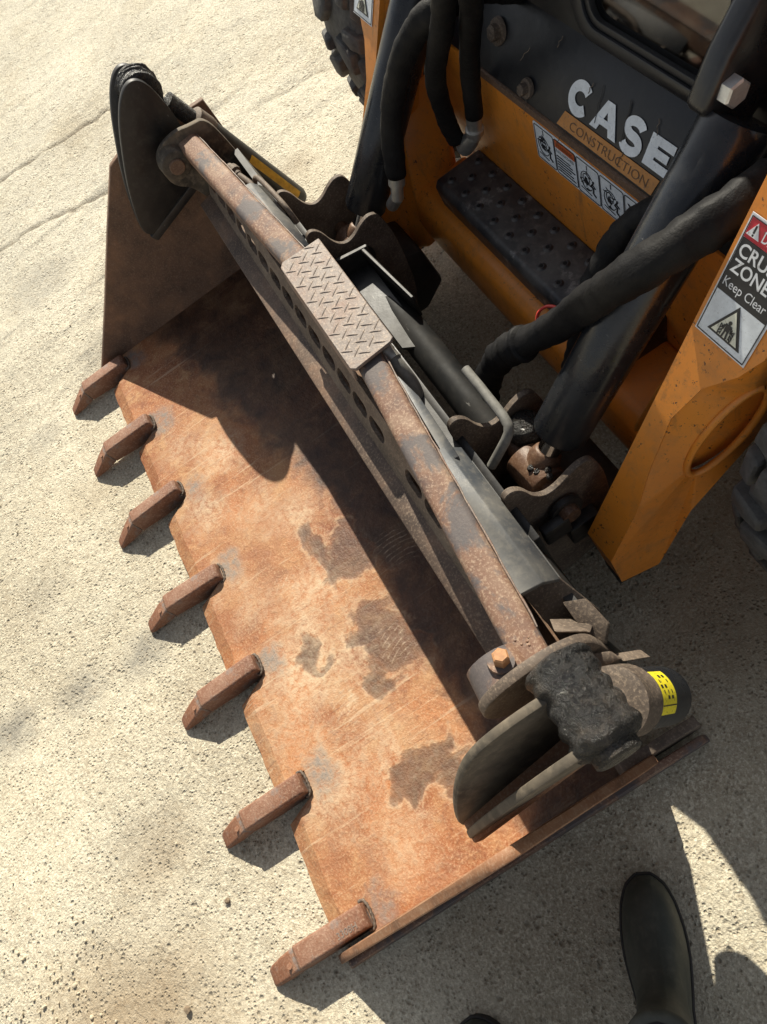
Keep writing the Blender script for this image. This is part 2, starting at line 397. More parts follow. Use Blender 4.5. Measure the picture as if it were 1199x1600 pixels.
def J(*gs):
    V, F = [], []
    for v, f in gs:
        k = len(V); V += [tuple(p) for p in v]; F += [tuple(i + k for i in q) for q in f]
    return V, F

def extrude(base, top):
    n = len(base)
    return list(base) + list(top), [tuple(range(n - 1, -1, -1)), tuple(range(n, 2 * n))] + [(i, (i + 1) % n, n + (i + 1) % n, n + i) for i in range(n)]

def prism_u(poly, u0, u1, flare=None):
    f = flare or (lambda v, z: 0.0)
    return extrude([(u0 + f(v, z), v, z) for v, z in poly], [(u1 + f(v, z), v, z) for v, z in poly])

def prism_z(poly, z0, z1):
    return extrude([(u, v, z0) for u, v in poly], [(u, v, z1) for u, v in poly])

def plate(pts, off):
    off = Vector(off); b = [Vector(p) for p in pts]
    return extrude(b, [p + off for p in b])

def box(c, s, rot=None):
    c = Vector(c); x, y, z = (k / 2 for k in s)
    pts = [Vector((a, b, d)) for d in (-z, z) for a, b in ((-x, -y), (x, -y), (x, y), (-x, y))]
    if rot is not None: pts = [rot @ p for p in pts]
    return [c + p for p in pts], [(3, 2, 1, 0), (4, 5, 6, 7), (0, 1, 5, 4), (1, 2, 6, 5), (2, 3, 7, 6), (3, 0, 4, 7)]

def spline(pts, n=8):
    P = [Vector(p) for p in pts]; out = []
    Q = [2 * P[0] - P[1]] + P + [2 * P[-1] - P[-2]]
    for i in range(1, len(Q) - 2):
        a, b, c, d = Q[i - 1:i + 3]
        for k in range(n):
            t = k / n
            out.append(.5 * ((2 * b) + (c - a) * t + (2 * a - 5 * b + 4 * c - d) * t * t + (3 * b - a - 3 * c + d) * t ** 3))
    out.append(P[-1]); return out

def tube(path, r, seg=16, cap=True, rfun=None):
    P = [Vector(p) for p in path]; n = len(P); V = []; F = []
    up = None
    for i, p in enumerate(P):
        t = (P[min(i + 1, n - 1)] - P[max(i - 1, 0)]).normalized()
        if up is None:
            up = t.orthogonal().normalized()
        up = (up - t * up.dot(t)).normalized(); s = t.cross(up)
        rr = r(i / (n - 1)) if callable(r) else r
        for k in range(seg):
            a = 2 * math.pi * k / seg
            q = rr * (rfun(i, k) if rfun else 1)
            V.append(p + (up * math.cos(a) + s * math.sin(a)) * q)
    for i in range(n - 1):
        for k in range(seg):
            F.append((i * seg + k, i * seg + (k + 1) % seg, (i + 1) * seg + (k + 1) % seg, (i + 1) * seg + k))
    if cap:
        F.append(tuple(range(seg - 1, -1, -1))); F.append(tuple((n - 1) * seg + k for k in range(seg)))
    return V, F

def lathe(p0, p1, prof, seg=24, ph=0.0):
    p0 = Vector(p0); p1 = Vector(p1); ax = (p1 - p0); t = ax.normalized(); up = t.orthogonal().normalized(); s = t.cross(up)
    V = []; F = []; n = len(prof)
    for a_, r in prof:
        for k in range(seg):
            a = 2 * math.pi * k / seg + ph
            V.append(p0 + ax * a_ + (up * math.cos(a) + s * math.sin(a)) * r)
    for i in range(n - 1):
        for k in range(seg):
            F.append((i * seg + k, i * seg + (k + 1) % seg, (i + 1) * seg + (k + 1) % seg, (i + 1) * seg + k))
    F.append(tuple(range(seg - 1, -1, -1))); F.append(tuple((n - 1) * seg + k for k in range(seg)))
    return V, F

def cyl(p0, p1, r, seg=24): return lathe(p0, p1, [(0, r), (1, r)], seg)

def ring_plate(outer, inner, off):
    """plate with one hole: outer and inner loops of equal length (3-D points), extruded by off"""
    n = len(outer); off = Vector(off)
    o = [Vector(p) for p in outer]; i_ = [Vector(p) for p in inner]
    V = o + i_ + [p + off for p in o] + [p + off for p in i_]
    F = []
    for k in range(n):
        m = (k + 1) % n
        F += [(k, m, n + m, n + k), (2 * n + k, 3 * n + k, 3 * n + m, 2 * n + m), (k, 2 * n + k, 2 * n + m, m), (n + k, n + m, 3 * n + m, 3 * n + k)]
    return V, F

def resample(poly, n):
    """n points evenly along a closed 2-D polygon, keeping its corners"""
    P = [Vector(p) for p in poly]; L = [(P[(i + 1) % len(P)] - P[i]).length for i in range(len(P))]
    tot = sum(L); out = []
    cnt = [max(1, round(n * l / tot)) for l in L]
    while sum(cnt) > n: cnt[cnt.index(max(cnt))] -= 1
    while sum(cnt) < n: cnt[L.index(max(L))] += 1
    for i in range(len(P)):
        for k in range(cnt[i]): out.append(P[i].lerp(P[(i + 1) % len(P)], k / cnt[i]))
    return out

class Frame:
    """flat print laid on a surface: x along ex, y along ey, lifted along the normal"""
    def __init__(s, O, ex, ey):
        s.O = Vector(O); s.ex = Vector(ex).normalized(); s.ey = Vector(ey); s.ey = (s.ey - s.ex * s.ey.dot(s.ex)).normalized()
        s.n = s.ex.cross(s.ey)
    def p(s, x, y, h=0.0): return s.O + s.ex * x + s.ey * y + s.n * h
    def poly(s, pts, h=.001, t=.0006): return plate([s.p(x, y, h) for x, y in pts], s.n * t)
    def rect(s, x0, y0, x1, y1, h=.001, t=.0006): return s.poly([(x0, y0), (x1, y0), (x1, y1), (x0, y1)], h, t)
    def rrect(s, x0, y0, x1, y1, r, h=.001, t=.0006): return s.poly(rrect(x0, y0, x1, y1, r), h, t)
    def stroke(s, pts, w, h=.001, t=.0006, closed=False):
        gs = []; n = len(pts)
        for i in range(n if closed else n - 1):
            a = Vector(pts[i]); b = Vector(pts[(i + 1) % n]); d = (b - a)
            if d.length < 1e-6: continue
            d.normalize(); q = Vector((-d.y, d.x)) * w / 2; e = d * w * .35
            gs.append(s.poly([a - e - q, b + e - q, b + e + q, a - e + q], h + .00002 * i, t))
        return J(*gs)
    def ribbon(s, pts, w, h=.001, t=.0006):
        P = [Vector(p) for p in pts]; L_, R_ = [], []
        for i, p in enumerate(P):
            d = (P[min(i + 1, len(P) - 1)] - P[max(i - 1, 0)]).normalized(); q = Vector((-d.y, d.x)) * w / 2
            L_.append(p + q); R_.append(p - q)
        gs = []
        n = len(P); V = [s.p(*v, h + t) for v in L_] + [s.p(*v, h + t) for v in R_]
        return V, [(i, i + 1, n + i + 1, n + i) for i in range(n - 1)]
    def text(s, body, x, y, size, h=.001, sx=1.0, off=0.0, align='LEFT', width=None):
        cu = bpy.data.curves.new('t', 'FONT'); cu.body = body; cu.size = 1.0; cu.align_x = align; cu.offset = off; cu.resolution_u = 4
        o = bpy.data.objects.new('t', cu); COL.objects.link(o); bpy.context.view_layer.update()
        me = bpy.data.meshes.new_from_object(o.evaluated_get(bpy.context.evaluated_depsgraph_get()))
        xs = [v.co.x for v in me.vertices]; k = size
        kx = size * sx
        x0 = 0.0
        if width: kx = width / (max(xs) - min(xs)); x0 = min(xs)
        V = [s.p(x + (v.co.x - x0) * kx, y + v.co.y * k, h + .0004) for v in me.vertices]
        F = [tuple(p.vertices) for p in me.polygons]
        bpy.data.objects.remove(o); bpy.data.curves.remove(cu); bpy.data.meshes.remove(me)
        return V, F

def rrect(x0, y0, x1, y1, r, k=5):
    out = []
    for cx, cy, a0 in ((x1 - r, y0 + r, -90), (x1 - r, y1 - r, 0), (x0 + r, y1 - r, 90), (x0 + r, y0 + r, 180)):
        for i in range(k + 1):
            a = math.radians(a0 + 90 * i / k); out.append((cx + r * math.cos(a), cy + r * math.sin(a)))
    return out

def vnoise(x, y, s, seed=0):
    """value noise on arrays"""
    r = np.random.default_rng(seed); T = r.random((256, 256))
    X = x * s; Y = y * s; xi = np.floor(X).astype(int); yi = np.floor(Y).astype(int); fx = X - xi; fy = Y - yi
    fx = fx * fx * (3 - 2 * fx); fy = fy * fy * (3 - 2 * fy)
    g = lambda a, b: T[a % 256, b % 256]
    return (g(xi, yi) * (1 - fx) + g(xi + 1, yi) * fx) * (1 - fy) + (g(xi, yi + 1) * (1 - fx) + g(xi + 1, yi + 1) * fx) * fy

# ------------------------------------------------------------------ ground
def ground():
    def axis(lo, hi, st, far):
        a = list(np.arange(lo, hi + 1e-9, st)); d = st; b = a[-1]; c = a[0]
        up = []; dn = []
        while b < far: d *= 1.35; b += d; up.append(b)
        d = st
        while c > -far: d *= 1.35; c -= d; dn.append(c)
        return np.array(dn[::-1] + a + up)
    X = axis(-1.6, 2.25, .010, 60); Y = axis(-.75, 1.75, .010, 60)
    gx, gy = np.meshgrid(X, Y, indexing='ij')
    z = (vnoise(gx, gy, 3, 1) - .5) * .006 + (vnoise(gx, gy, 14, 2) - .5) * .0025 + (vnoise(gx, gy, 45, 3) - .5) * .002
    cr = np.zeros_like(z)
    lines = [[(-1.03, -.9), (-.979, -.053), (-.941, .121), (-.869, .282), (-.834, .447), (-.79, .70), (-.755, .876), (-.683, 1.066), (-.652, 1.214), (-.572, 1.372), (-.50, 1.9)],
             [(-1.42, -.3), (-1.389, .039), (-1.364, .231), (-1.30, .6)]]
    for L in lines:
        for (x0, y0), (x1, y1) in zip(L, L[1:]):
            dx, dy = x1 - x0, y1 - y0; l2 = dx * dx + dy * dy
            t = np.clip(((gx - x0) * dx + (gy - y0) * dy) / l2, 0, 1)
            wob = (vnoise(gx, gy, 20, 9) - .5) * .035
            d = np.hypot(gx - x0 - t * dx + wob, gy - y0 - t * dy)
            w = .008 + .010 * vnoise(gx, gy, 5, 8)
            cr = np.maximum(cr, np.clip(1 - d / w, 0, 1))
    cr *= np.where(vnoise(gx, gy, 4, 12) > .3, 1, .35)
    z -= cr * .009
    # the flat bearing zone of bucket and wheels keeps its height
    n0, n1 = gx.shape
    V = np.stack([gx, gy, z - .003], -1).reshape(-1, 3)
    idx = np.arange(n0 * n1).reshape(n0, n1)
    F = np.stack([idx[:-1, :-1], idx[1:, :-1], idx[1:, 1:], idx[:-1, 1:]], -1).reshape(-1, 4)
    me = bpy.data.meshes.new('concrete_ground')
    me.from_pydata(V.tolist(), [], F.tolist())
    for p in me.polygons: p.use_smooth = True
    a = me.attributes.new('crack', 'FLOAT', 'POINT'); a.data.foreach_set('value', cr.reshape(-1).astype(np.float32))
    me.materials.append(MAT['concrete'])
    o = bpy.data.objects.new('concrete_ground', me); COL.objects.link(o)
    o['kind'] = 'structure'; o['label'] = 'pale pitted concrete yard with cracks and stains'
ground()

# ================================================================== BUCKET
B = thing('loader_bucket', 'rusty toothed four in one bucket resting on the concrete in front of the loader', 'bucket', (.85, .5, 0))
TU = [.035 + .2715 * i for i in range(7)]
TU = [.04, .308, .580, .852, 1.124, 1.398, 1.664]

def floor_plate():
    top, bot = [], []
    def add(u, v, chamfer):
        top.append((u, v + (.030 if chamfer else 0))); bot.append((u, v - .003))
    # leading edge from far to near with a notch at every tooth
    pts = []
    for i, c in enumerate(TU):
        if i > 0: pts += [(c - .023, .160, 1), (c - .022, .238, 0)]
        else: pts += [(0.0, .236, 0)]
        if i < 6: pts += [(c + .025, .238, 0), (c + .050, .162, 1)]
        else: pts += [(1.694, .236, 0)]
    out = []
    for (a, b) in zip(pts, pts[1:] + [None]):
        out.append(a)
        if b is not None and a[2] and b[2]:
            for k in range(1, 7):
                t = k / 7; out.append((a[0] + (b[0] - a[0]) * t, .160 + random.uniform(-.0018, .0022), 1))
    for p in out: add(*p)
    top += [(1.694, .80), (0.0, .80)]; bot += [(1.694, .80), (0.0, .80)]
    n = len(bot)
    V = [(u, v, .008) for u, v in bot] + [(u, v, .0195 if v < .2 else .034) for u, v in bot] + [(u, v + (0.0015 if v > .2 and v < .7 else 0), .0342) for u, v in top]
    F = [tuple(range(n - 1, -1, -1)), tuple(range(2 * n, 3 * n))]
    for k in (0, n): F += [(k + i, k + (i + 1) % n, k + n + (i + 1) % n, k + n + i) for i in range(n)]
    return V, F
fl = obj('floor_plate', floor_plate(), 'floor', B, smooth=20, label='rust orange bucket floor with scuffs, dark films and painted shade at the back')

# teeth
def tooth_shank(c):
    prof = [(.240, .034), (.239, .054), (.232, .060), (.16, .0605), (.094, .0605), (.0885, .056), (.0885, .012), (.16, .004), (.235, .006)]
    def poly(hw, k): return [(c + hw, v, z - k if z > .05 else z) for v, z in prof]
    a = poly(-.0200, .003); b = poly(-.0165, 0.0); d = poly(.0165, 0.0); e = poly(.0200, .003)
    n = len(prof); V = a + b + d + e; F = [tuple(range(n)), tuple(range(4 * n - 1, 3 * n - 1, -1))]
    for s in range(3):
        for i in range(n):
            j = (i + 1) % n; F.append((s * n + i, s * n + j, (s + 1) * n + j, (s + 1) * n + i))
    return V, F
def tooth_tip(c):
    rows = [(.0870, .0545, .012, .0190), (.050, .0325, .005, .0195), (.016, .0120, .0015, .0175), (.008, .007, .002, .0150)]
    V = []; F = []
    for v, zt, zb, hw in rows:
        V += [(c - hw, v, zb), (c + hw, v, zb), (c + hw, v, zt - .003), (c + hw - .004, v, zt), (c - hw + .004, v, zt), (c - hw, v, zt - .003)]
    for i in range(len(rows) - 1):
        for k in range(6): F.append((i * 6 + k, i * 6 + (k + 1) % 6, (i + 1) * 6 + (k + 1) % 6, (i + 1) * 6 + k))
    F += [tuple(range(6)), tuple(range((len(rows) - 1) * 6 + 5, (len(rows) - 1) * 6 - 1, -1))]
    return V, F
sh0 = tt0 = wl0 = pn0 = None
for i, c in enumerate(TU):
    if sh0 is None:
        sh0 = obj('tooth', tooth_shank(0), 'tooth', B, bevel=.0014)
        tt0 = obj('tooth_tip', tooth_tip(0), 'tip', sh0, bevel=.0012)
        wl0 = obj('weld_bead', tube(spline([(-.0245, .230, .034), (-.023, .240, .035), (-.012, .2445, .036), (0, .2455, .0365), (.012, .2445, .036), (.023, .240, .035), (.0245, .230, .034)], 5), .0030, 8, rfun=lambda a, k: 1 + .25 * math.sin(a * 1.7 + k)), 'dull', sh0, smooth=60)
        pn0 = obj('pin', cyl((.004, .068, .036), (.004, .068, .0470), .005, 12), 'tip', sh0, smooth=40)
        t = sh0
    else:
        t = sh0.copy(); COL.objects.link(t); t.parent = B
        for ch in (tt0, wl0, pn0):
            q = ch.copy(); COL.objects.link(q); q.parent = t
    t.location = Vector((c, 0, 0)) - Vector(B.location)
    t.rotation_euler = (random.uniform(-.012, .03), random.uniform(-.05, .05), random.uniform(-.035, .035)) if i not in (6,) else (0, 0, 0)
    t.scale = (random.uniform(.92, 1.08), random.uniform(.96, 1.03), random.uniform(.93, 1.06)) if i not in (6,) else (1.05, 1, 1)
# cast lettering on the nearest tooth
fr = Frame((1.664 + .010, .178, .0606), (0, 1, 0), (-1, 0, 0))
obj('cast_lettering', fr.text('3308H', 0, -.003, .016, h=.0, off=.01), 'tread', B)

# side plates, flaring outwards
FL = .105
def side(sgn):
    f = lambda v, z: sgn * FL * (z - .03)
    prof = [(.150, .004), (.155, .034), (.30, .185), (.45, .345), (.565, .465), (.60, .468), (.64, .40), (.70, .30), (.78, .22), (.82, .10), (.82, .004)]
    if sgn < 0: prof = prof[:5] + [(.60, .475), (.85, .46), (.86, .30), (.85, .004)]  # far rear edge raised, unseen behind the ear, to block stray sun
    u = 1.694 if sgn > 0 else 0.0
    return prism_u(prof, u, u + sgn * .016, f)
obj('side_plate', side(1), 'siderust', B, bevel=.002, seg=1)
obj('side_plate', side(-1), 'side', B, bevel=.002, seg=1)
# heel wear strips along the outside foot of each side plate
for sgn, u in ((1, 1.713), (-1, -.019)):
    obj('wear_strip', prism_u([(.155, .0), (.17, .035), (.60, .045), (.80, .045), (.905, .038), (.918, .004)], u - .004 * sgn, u + .010 * sgn), 'rail', B, bevel=.002, seg=1)
# ear plates at each end
EARP = [(.525, .315), (.548, .38), (.58, .445), (.615, .50), (.65, .545), (.69, .585), (.725, .607), (.755, .612), (.778, .60), (.792, .57), (.80, .50), (.79, .43), (.73, .36), (.64, .305), (.56, .295)]
def chaikin(P, k=2):
    for _ in range(k):
        P = [q for a, b in zip(P, P[1:] + P[:1]) for q in ((a[0] * .75 + b[0] * .25, a[1] * .75 + b[1] * .25), (a[0] * .25 + b[0] * .75, a[1] * .25 + b[1] * .75))]
    return P
def ear(u_bot, u_top, th, kz=1.0):
    P_ = [(v if v < .62 or kz < 1 else .62 + (v - .62) * .84, .30 + (z - .30) * kz) for v, z in EARP] if kz else [(.525, .315), (.545, .39), (.575, .465), (.605, .52), (.632, .548), (.665, .560), (.71, .566), (.76, .564), (.79, .548), (.80, .50), (.79, .43), (.73, .36), (.64, .305), (.56, .295)]
    f = lambda v, z: (z - .30) / .30 * (u_top - u_bot)
    return prism_u(chaikin(P_), u_bot, u_bot + th, f)
for sgn in (1, -1):
    m = lambda u: u if sgn > 0 else 1.694 - u
    for ub, ut in ((1.676, 1.708), (1.660, 1.630)):
        th = .013 if sgn > 0 else .016
        a, b = (ub, ut) if sgn > 0 else (1.694 - ub - th, 1.694 - ut - th)
        obj('ear_plate', ear(a, b, th, (.87 if ub > 1.67 else 0) if sgn > 0 else 1.10), 'ear' if sgn > 0 else 'black', B, bevel=.0035, seg=2)
    # foot web under the two ears
    obj('ear_web', plate([(m(1.66), .535, .335 if sgn > 0 else .30), (m(1.70), .535, .335 if sgn > 0 else .30), (m(1.70), .80, .45 if sgn > 0 else .39), (m(1.642), .80, .45 if sgn > 0 else .39)], (0, .01, -.02)), 'siderust' if sgn > 0 else 'black', B, bevel=.003)
    # greased upper pivot between the ears
    pv = (.772, .545) if sgn > 0 else (.735, .592)
    boss = obj('pivot_boss', lathe((m(1.612 if sgn > 0 else 1.645), *pv), (m(1.735 if sgn > 0 else 1.715), *pv), [(0, .026), (.02, .030), (.98, .030), (1, .026)], 28), 'grease', B, smooth=40)
    def grease(u0, u1, r, seed, lump=1.0):
        n, s = 34, 40; V = []; F = []
        for i in range(n):
            for k in range(s):
                a = 2 * math.pi * k / s; x = i / (n - 1)
                q = float(vnoise(np.array([x * 9 + seed]), np.array([3 + math.cos(a) * 2.2]), 1.6, seed)[0] + vnoise(np.array([x * 9]), np.array([7 + math.sin(a) * 2.2]), 1.6, seed + 1)[0]) - 1.0
                q2 = float(vnoise(np.array([x * 40]), np.array([9 + math.cos(a) * 9 + math.sin(a) * 5]), 1.0, seed + 3)[0]) - .5
                end = min(1.0, 12 * min(x, 1 - x)) ** .5
                waist = 1.04 - .12 * math.sin(math.pi * x) ** 2 + .035 * math.sin(x * 31)
                rr = (r * waist * (.66 + .34 * end) + lump * (.016 * q + .006 * q2))
                V.append((u0 + (u1 - u0) * x, pv[0] + rr * math.cos(a), pv[1] + rr * math.sin(a)))
        for i in range(n - 1):
            for k in range(s): F.append((i * s + k, i * s + (k + 1) % s, (i + 1) * s + (k + 1) % s, (i + 1) * s + k))
        F += [tuple(range(s)), tuple(range(n * s - 1, (n - 1) * s - 1, -1))]
        return V, F
    obj('grease_lump', grease(m(1.604 if sgn > 0 else 1.648), m(1.722 if sgn > 0 else 1.712), .044 if sgn > 0 else .046, 5 if sgn > 0 else 21, .28), 'grease', B, smooth=180)
    # clam cylinder behind the ears, barrel running down and back
    uc = m(1.668); rs = 1.0 if sgn > 0 else .72
    a = Vector((uc, .775, .545)); b = Vector((uc, .872, .315)) if sgn > 0 else Vector((uc, .925, .12)); d = (b - a).normalized()
    cl = obj('clam_cylinder', lathe(a + d * .085, b, [(0, .024 * rs), (.01, .040 * rs), (.03, .043 * rs), (.06, .043 * rs), (.065, .041 * rs), (.96, .041 * rs), (1, .034 * rs)], 32), 'barrel' if sgn > 0 else 'black', B, smooth=35)
    obj('cylinder_gland', lathe(a + d * .070, a + d * .125, [(0, .030 * rs), (.1, .0445 * rs), (.85, .0460 * rs), (.9, .044 * rs), (1, .044 * rs)], 32), 'dull', cl, smooth=35)
    obj('cylinder_rod', cyl(a, a + d * .09, .02, 20), 'grease', cl, smooth=60)
    # sticker wrapped round the barrel / yellow streak on the far one
    def wrap(s0, s1, a0, a1, r, nseg=14):
        up = Vector((0, -d.z, d.y)); up = up if up.z > 0 else -up
        sx = Vector((1, 0, 0)); V = []; F = []
        for i in range(nseg + 1):
            an = math.radians(a0 + (a1 - a0) * i / nseg)
            nrm = up * math.cos(an) + sx * math.sin(an)
            V += [a + d * s0 + nrm * r, a + d * s1 + nrm * r]
        for i in range(nseg): F.append((2 * i, 2 * i + 1, 2 * i + 3, 2 * i + 2))
        return V, F
    if sgn > 0:
        obj('sticker', wrap(.132, .182, -22, 62, .0416), 'yellow', cl, smooth=60, label='yellow printed sticker on cylinder barrel')
        marks = [wrap(.138 + .013 * j + .004 * (i % 2), .145 + .013 * j, -12 + 10 * i, -12 + 10 * i + 6, .0419, 2) for j in range(3) for i in range(5) if (i * 3 + j) % 4]
        marks.append(wrap(.132, .182, 44, 46, .0419, 2))
        obj('sticker_print', J(*marks), 'ink', cl)
    else:
        obj('paint_streak', wrap(.24, .42, 45, 85, .0416 * rs), 'yellowpaint', cl, smooth=60)

# blade (rear half): curved mouldboard, end plates, lip, slotted strip, rail
MB_ = [(.735, .352), (.775, .335), (.815, .29), (.835, .21), (.83, .13), (.80, .07), (.765, .036)]
def strip_u(prof, u0, u1, th):
    P = [Vector((0, v, z)) for v, z in prof]; Q = []
    for i, p in enumerate(P):
        t = P[min(i + 1, len(P) - 1)] - P[max(i - 1, 0)]; n = Vector((0, -t.z, t.y)).normalized(); Q.append(p + n * th)
    loop = [(p.y, p.z) for p in P] + [(q.y, q.z) for q in reversed(Q)]
    n = len(P); V = []; F = []
    for u in (u0, u1):
        V += [(u, a_, b_) for a_, b_ in loop]
    m_ = 2 * n
    for i in range(m_): F.append((i, (i + 1) % m_, m_ + (i + 1) % m_, m_ + i))
    for k in (0, m_):
        for i in range(n - 1): F.append((k + i, k + i + 1, k + 2 * n - 2 - i, k + 2 * n - 1 - i))
    return V, F
obj('mouldboard', strip_u(MB_, .10, 1.60, -.012), 'side', B, smooth=30)
obj('lip_plate', plate([(.125, .695, .340), (1.575, .695, .340), (1.575, .734, .349), (.125, .734, .349)], (0, 0, .010)), 'lip', B, bevel=.0015, seg=1, label='flat dusty lip plate above the bucket mouth')
# slotted strip leaning back from the lip to the rail
def slotted(u0, u1, p0, p1, pitch, slot_w, slot_h, th=.008, skip=()):
    """p0,p1: (v,z) of bottom and top edge"""
    a = Vector((0, *p0)); b = Vector((0, *p1)); h = (b - a).length; ey = (b - a).normalized(); nrm = Vector((1, 0, 0)).cross(ey)
    gs = []; n = int(round((u1 - u0) / pitch)); w = (u1 - u0) / n
    for i in range(n):
        c = u0 + w * (i + .5)
        outer = resample(rrect(-w / 2, 0, w / 2, h, .0001, 1), 24) if False else None
        R_ = [(-w / 2, 0), (w / 2, 0), (w / 2, h), (-w / 2, h)]
        if i in skip:
            gs.append(plate([a + Vector((c + x, 0, 0)) + ey * y for x, y in R_], nrm * th)); continue
        N = 24; inner = []; out2 = []
        for k in range(N):
            an = 2 * math.pi * k / N
            cx = math.cos(an); sy = math.sin(an)
            r = slot_h / 2; ix = (slot_w / 2 - r) * (1 if cx > 0 else -1) + r * cx; iy = h * .48 + r * sy
            inner.append(a + Vector((c + ix, 0, 0)) + ey * iy)
            m_ = max(abs(cx), abs(sy)); out2.append(a + Vector((c + w / 2 * cx / m_, 0, 0)) + ey * (h / 2 + h / 2 * sy / m_))
        gs.append(ring_plate(out2, inner, nrm * th))
    return J(*gs)
obj('slotted_strip', slotted(.13, 1.57, (.7365, .352), (.776, .444), .070, .060, .032, skip=(14, 17, 18, 19)), 'dull', B, label='slotted steel strip under the top rail')
obj('slotted_strip', slotted(.13, .62, (.700, .399), (.744, .4085), .066, .046, .022, th=.004, skip=(0, 1, 5, 6)), 'dull', B) if False else None

# top rail: two rounded square tubes meeting under the tread plate
def rail(a, b, w, h, r=.012):
    a = Vector(a); b = Vector(b); t = (b - a).normalized(); s = Vector((0, 0, 1)).cross(t).normalized(); up = Vector((0, 0, 1))
    sec = rrect(-w / 2, -h, w / 2, 0, r, 4)
    V = []; F = []; n = len(sec); N = 30
    for i in range(N + 1):
        p = a.lerp(b, i / N)
        for x, y in sec:
            V.append(p + s * x + up * y)
    for i in range(N):
        for k in range(n): F.append((i * n + k, i * n + (k + 1) % n, (i + 1) * n + (k + 1) % n, (i + 1) * n + k))
    F += [tuple(range(n)), tuple(range((N + 1) * n - 1, N * n - 1, -1))]
    return V, F
obj('top_rail', rail((.078, .757, .495), (.70, .807, .495), .052, .05), 'rail', B, smooth=40, label='worn rusty square top rail, far half')
obj('top_rail', rail((.975, .808, .495), (1.585, .750, .495), .050, .05), 'rail', B, smooth=40, label='worn rusty square top rail, near half')
# weld seams behind the rails
obj('weld_bead', tube([(1.0 + .02 * i, .832 - .095 * .02 * i + random.uniform(-.0008, .0008), .4875) for i in range(28)], .0016, 6, rfun=lambda a, k: 1 + .3 * math.sin(a * 2.3)), 'tread', B, smooth=80)
obj('weld_bead', tube([(.09 + .02 * i, .7855 + .080 * .02 * i + random.uniform(-.0008, .0008), .4875) for i in range(30)], .0014, 6, rfun=lambda a, k: 1 + .3 * math.sin(a * 2.3)), 'tread', B, smooth=80)

# tread plate step in the middle with raised lugs
TZ = .506
tp = obj('tread_plate', J(prism_z([(.679, .779), (.690, .770), (1.000, .770), (1.008, .778), (1.003, .852), (.997, .860), (.684, .862)], TZ - .007, TZ), plate([(.69, .771, TZ - .006), (1.0, .771, TZ - .006), (1.0, .766, TZ - .035), (.69, .766, TZ - .035)], (0, .006, 0))), 'tread', B, bevel=.0015, seg=1, label='pinkish worn chequer tread plate in the middle of the rail')
def lug():
    V = []; F = []; n = 7
    for i in range(n):
        t = i / (n - 1) * 2 - 1; w = .0019 * math.sqrt(max(0, 1 - t * t)) + .0004; y = .0010 * (1 - t * t); hh = .0017 * math.sqrt(max(0.02, 1 - t ** 4))
        V += [(t * .0125, y - w, 0), (t * .0125, y - w * .4, hh), (t * .0125, y + w * .4, hh), (t * .0125, y + w, 0)]
    for i in range(n - 1):
        for k in range(3): F.append((i * 4 + k, i * 4 + k + 1, (i + 1) * 4 + k + 1, (i + 1) * 4 + k))
    return V, F
lug0 = None; cnt = 0
for r_ in range(13):
    for c_ in range(4):
        x = .692 + .0248 * r_; y = .776 + .030 * c_ + .006 * (r_ % 2)
        for (dx, dy, an) in ((0, 0, math.radians(54)), (.0124, .0150, math.radians(128))):
            xx, yy = x + dx, y + dy
            if not (.689 < xx < .997 and .776 < yy < .855): continue
            if lug0 is None:
                lug0 = obj('tread_lug', lug(), 'tread', tp, smooth=60); q = lug0
            else:
                q = lug0.copy(); COL.objects.link(q); q.parent = tp
            q.location = (xx, yy, TZ - .0003); q.rotation_euler = (0, 0, an)

# blade end plates with pin bosses
EP = [(.655, .455), (.658, .490), (.675, .515), (.705, .532), (.75, .540), (.79, .532), (.825, .505), (.842, .42), (.855, .30), (.85, .12), (.83, .05), (.78, .05), (.735, .25), (.715, .38), (.672, .415)]
EPF = [(.668, .455), (.670, .482), (.683, .502), (.708, .515), (.75, .520), (.785, .510)] + EP[6:]
for u0, u1 in ((1.582, 1.598), (.094, .110)):
    ep = obj('end_plate', prism_u(chaikin(EP if u0 > 1 else EPF), u0, u1), 'dull' if u0 > 1 else 'ear', B, bevel=.003)
obj('pin_boss', lathe((1.540, .706, .478), (1.583, .706, .478), [(0, .034), (.05, .040), (1, .044)], 28), 'rail', B, smooth=40)
obj('pin_boss', lathe((.140, .706, .470), (.109, .706, .470), [(0, .030), (.08, .034), (1, .038)], 28), 'ear', B, smooth=40)
obj('pivot_pin', lathe((.147, .706, .470), (.139, .706, .470), [(0, .017), (.3, .0185), (1, .0185)], 20), 'side', B, smooth=40)
nb = obj('retaining_bolt', lathe((1.562, .718, .522), (1.560, .722, .538), [(0, .0115), (.85, .0115), (1, .009)], 6), 'rustbolt', B)
obj('washer', lathe((1.562, .716, .516), (1.5615, .718, .523), [(0, .018), (1, .018)], 20), 'rail', nb, smooth=30)
# dried mud and rust crumbs round the retaining bolt
obj('mud_crumbs', J(*[(lambda x, y, r: lathe((x, y, .4935), (x + .0005, y, .4935 + r), [(0, r), (.6, r * .8), (1, r * .3)], 7))(1.555 + random.uniform(-.015, .035), .745 + random.uniform(-.022, .022), random.uniform(.001, .0028)) for _ in range(30)]), 'rail', B)['kind'] = 'stuff'

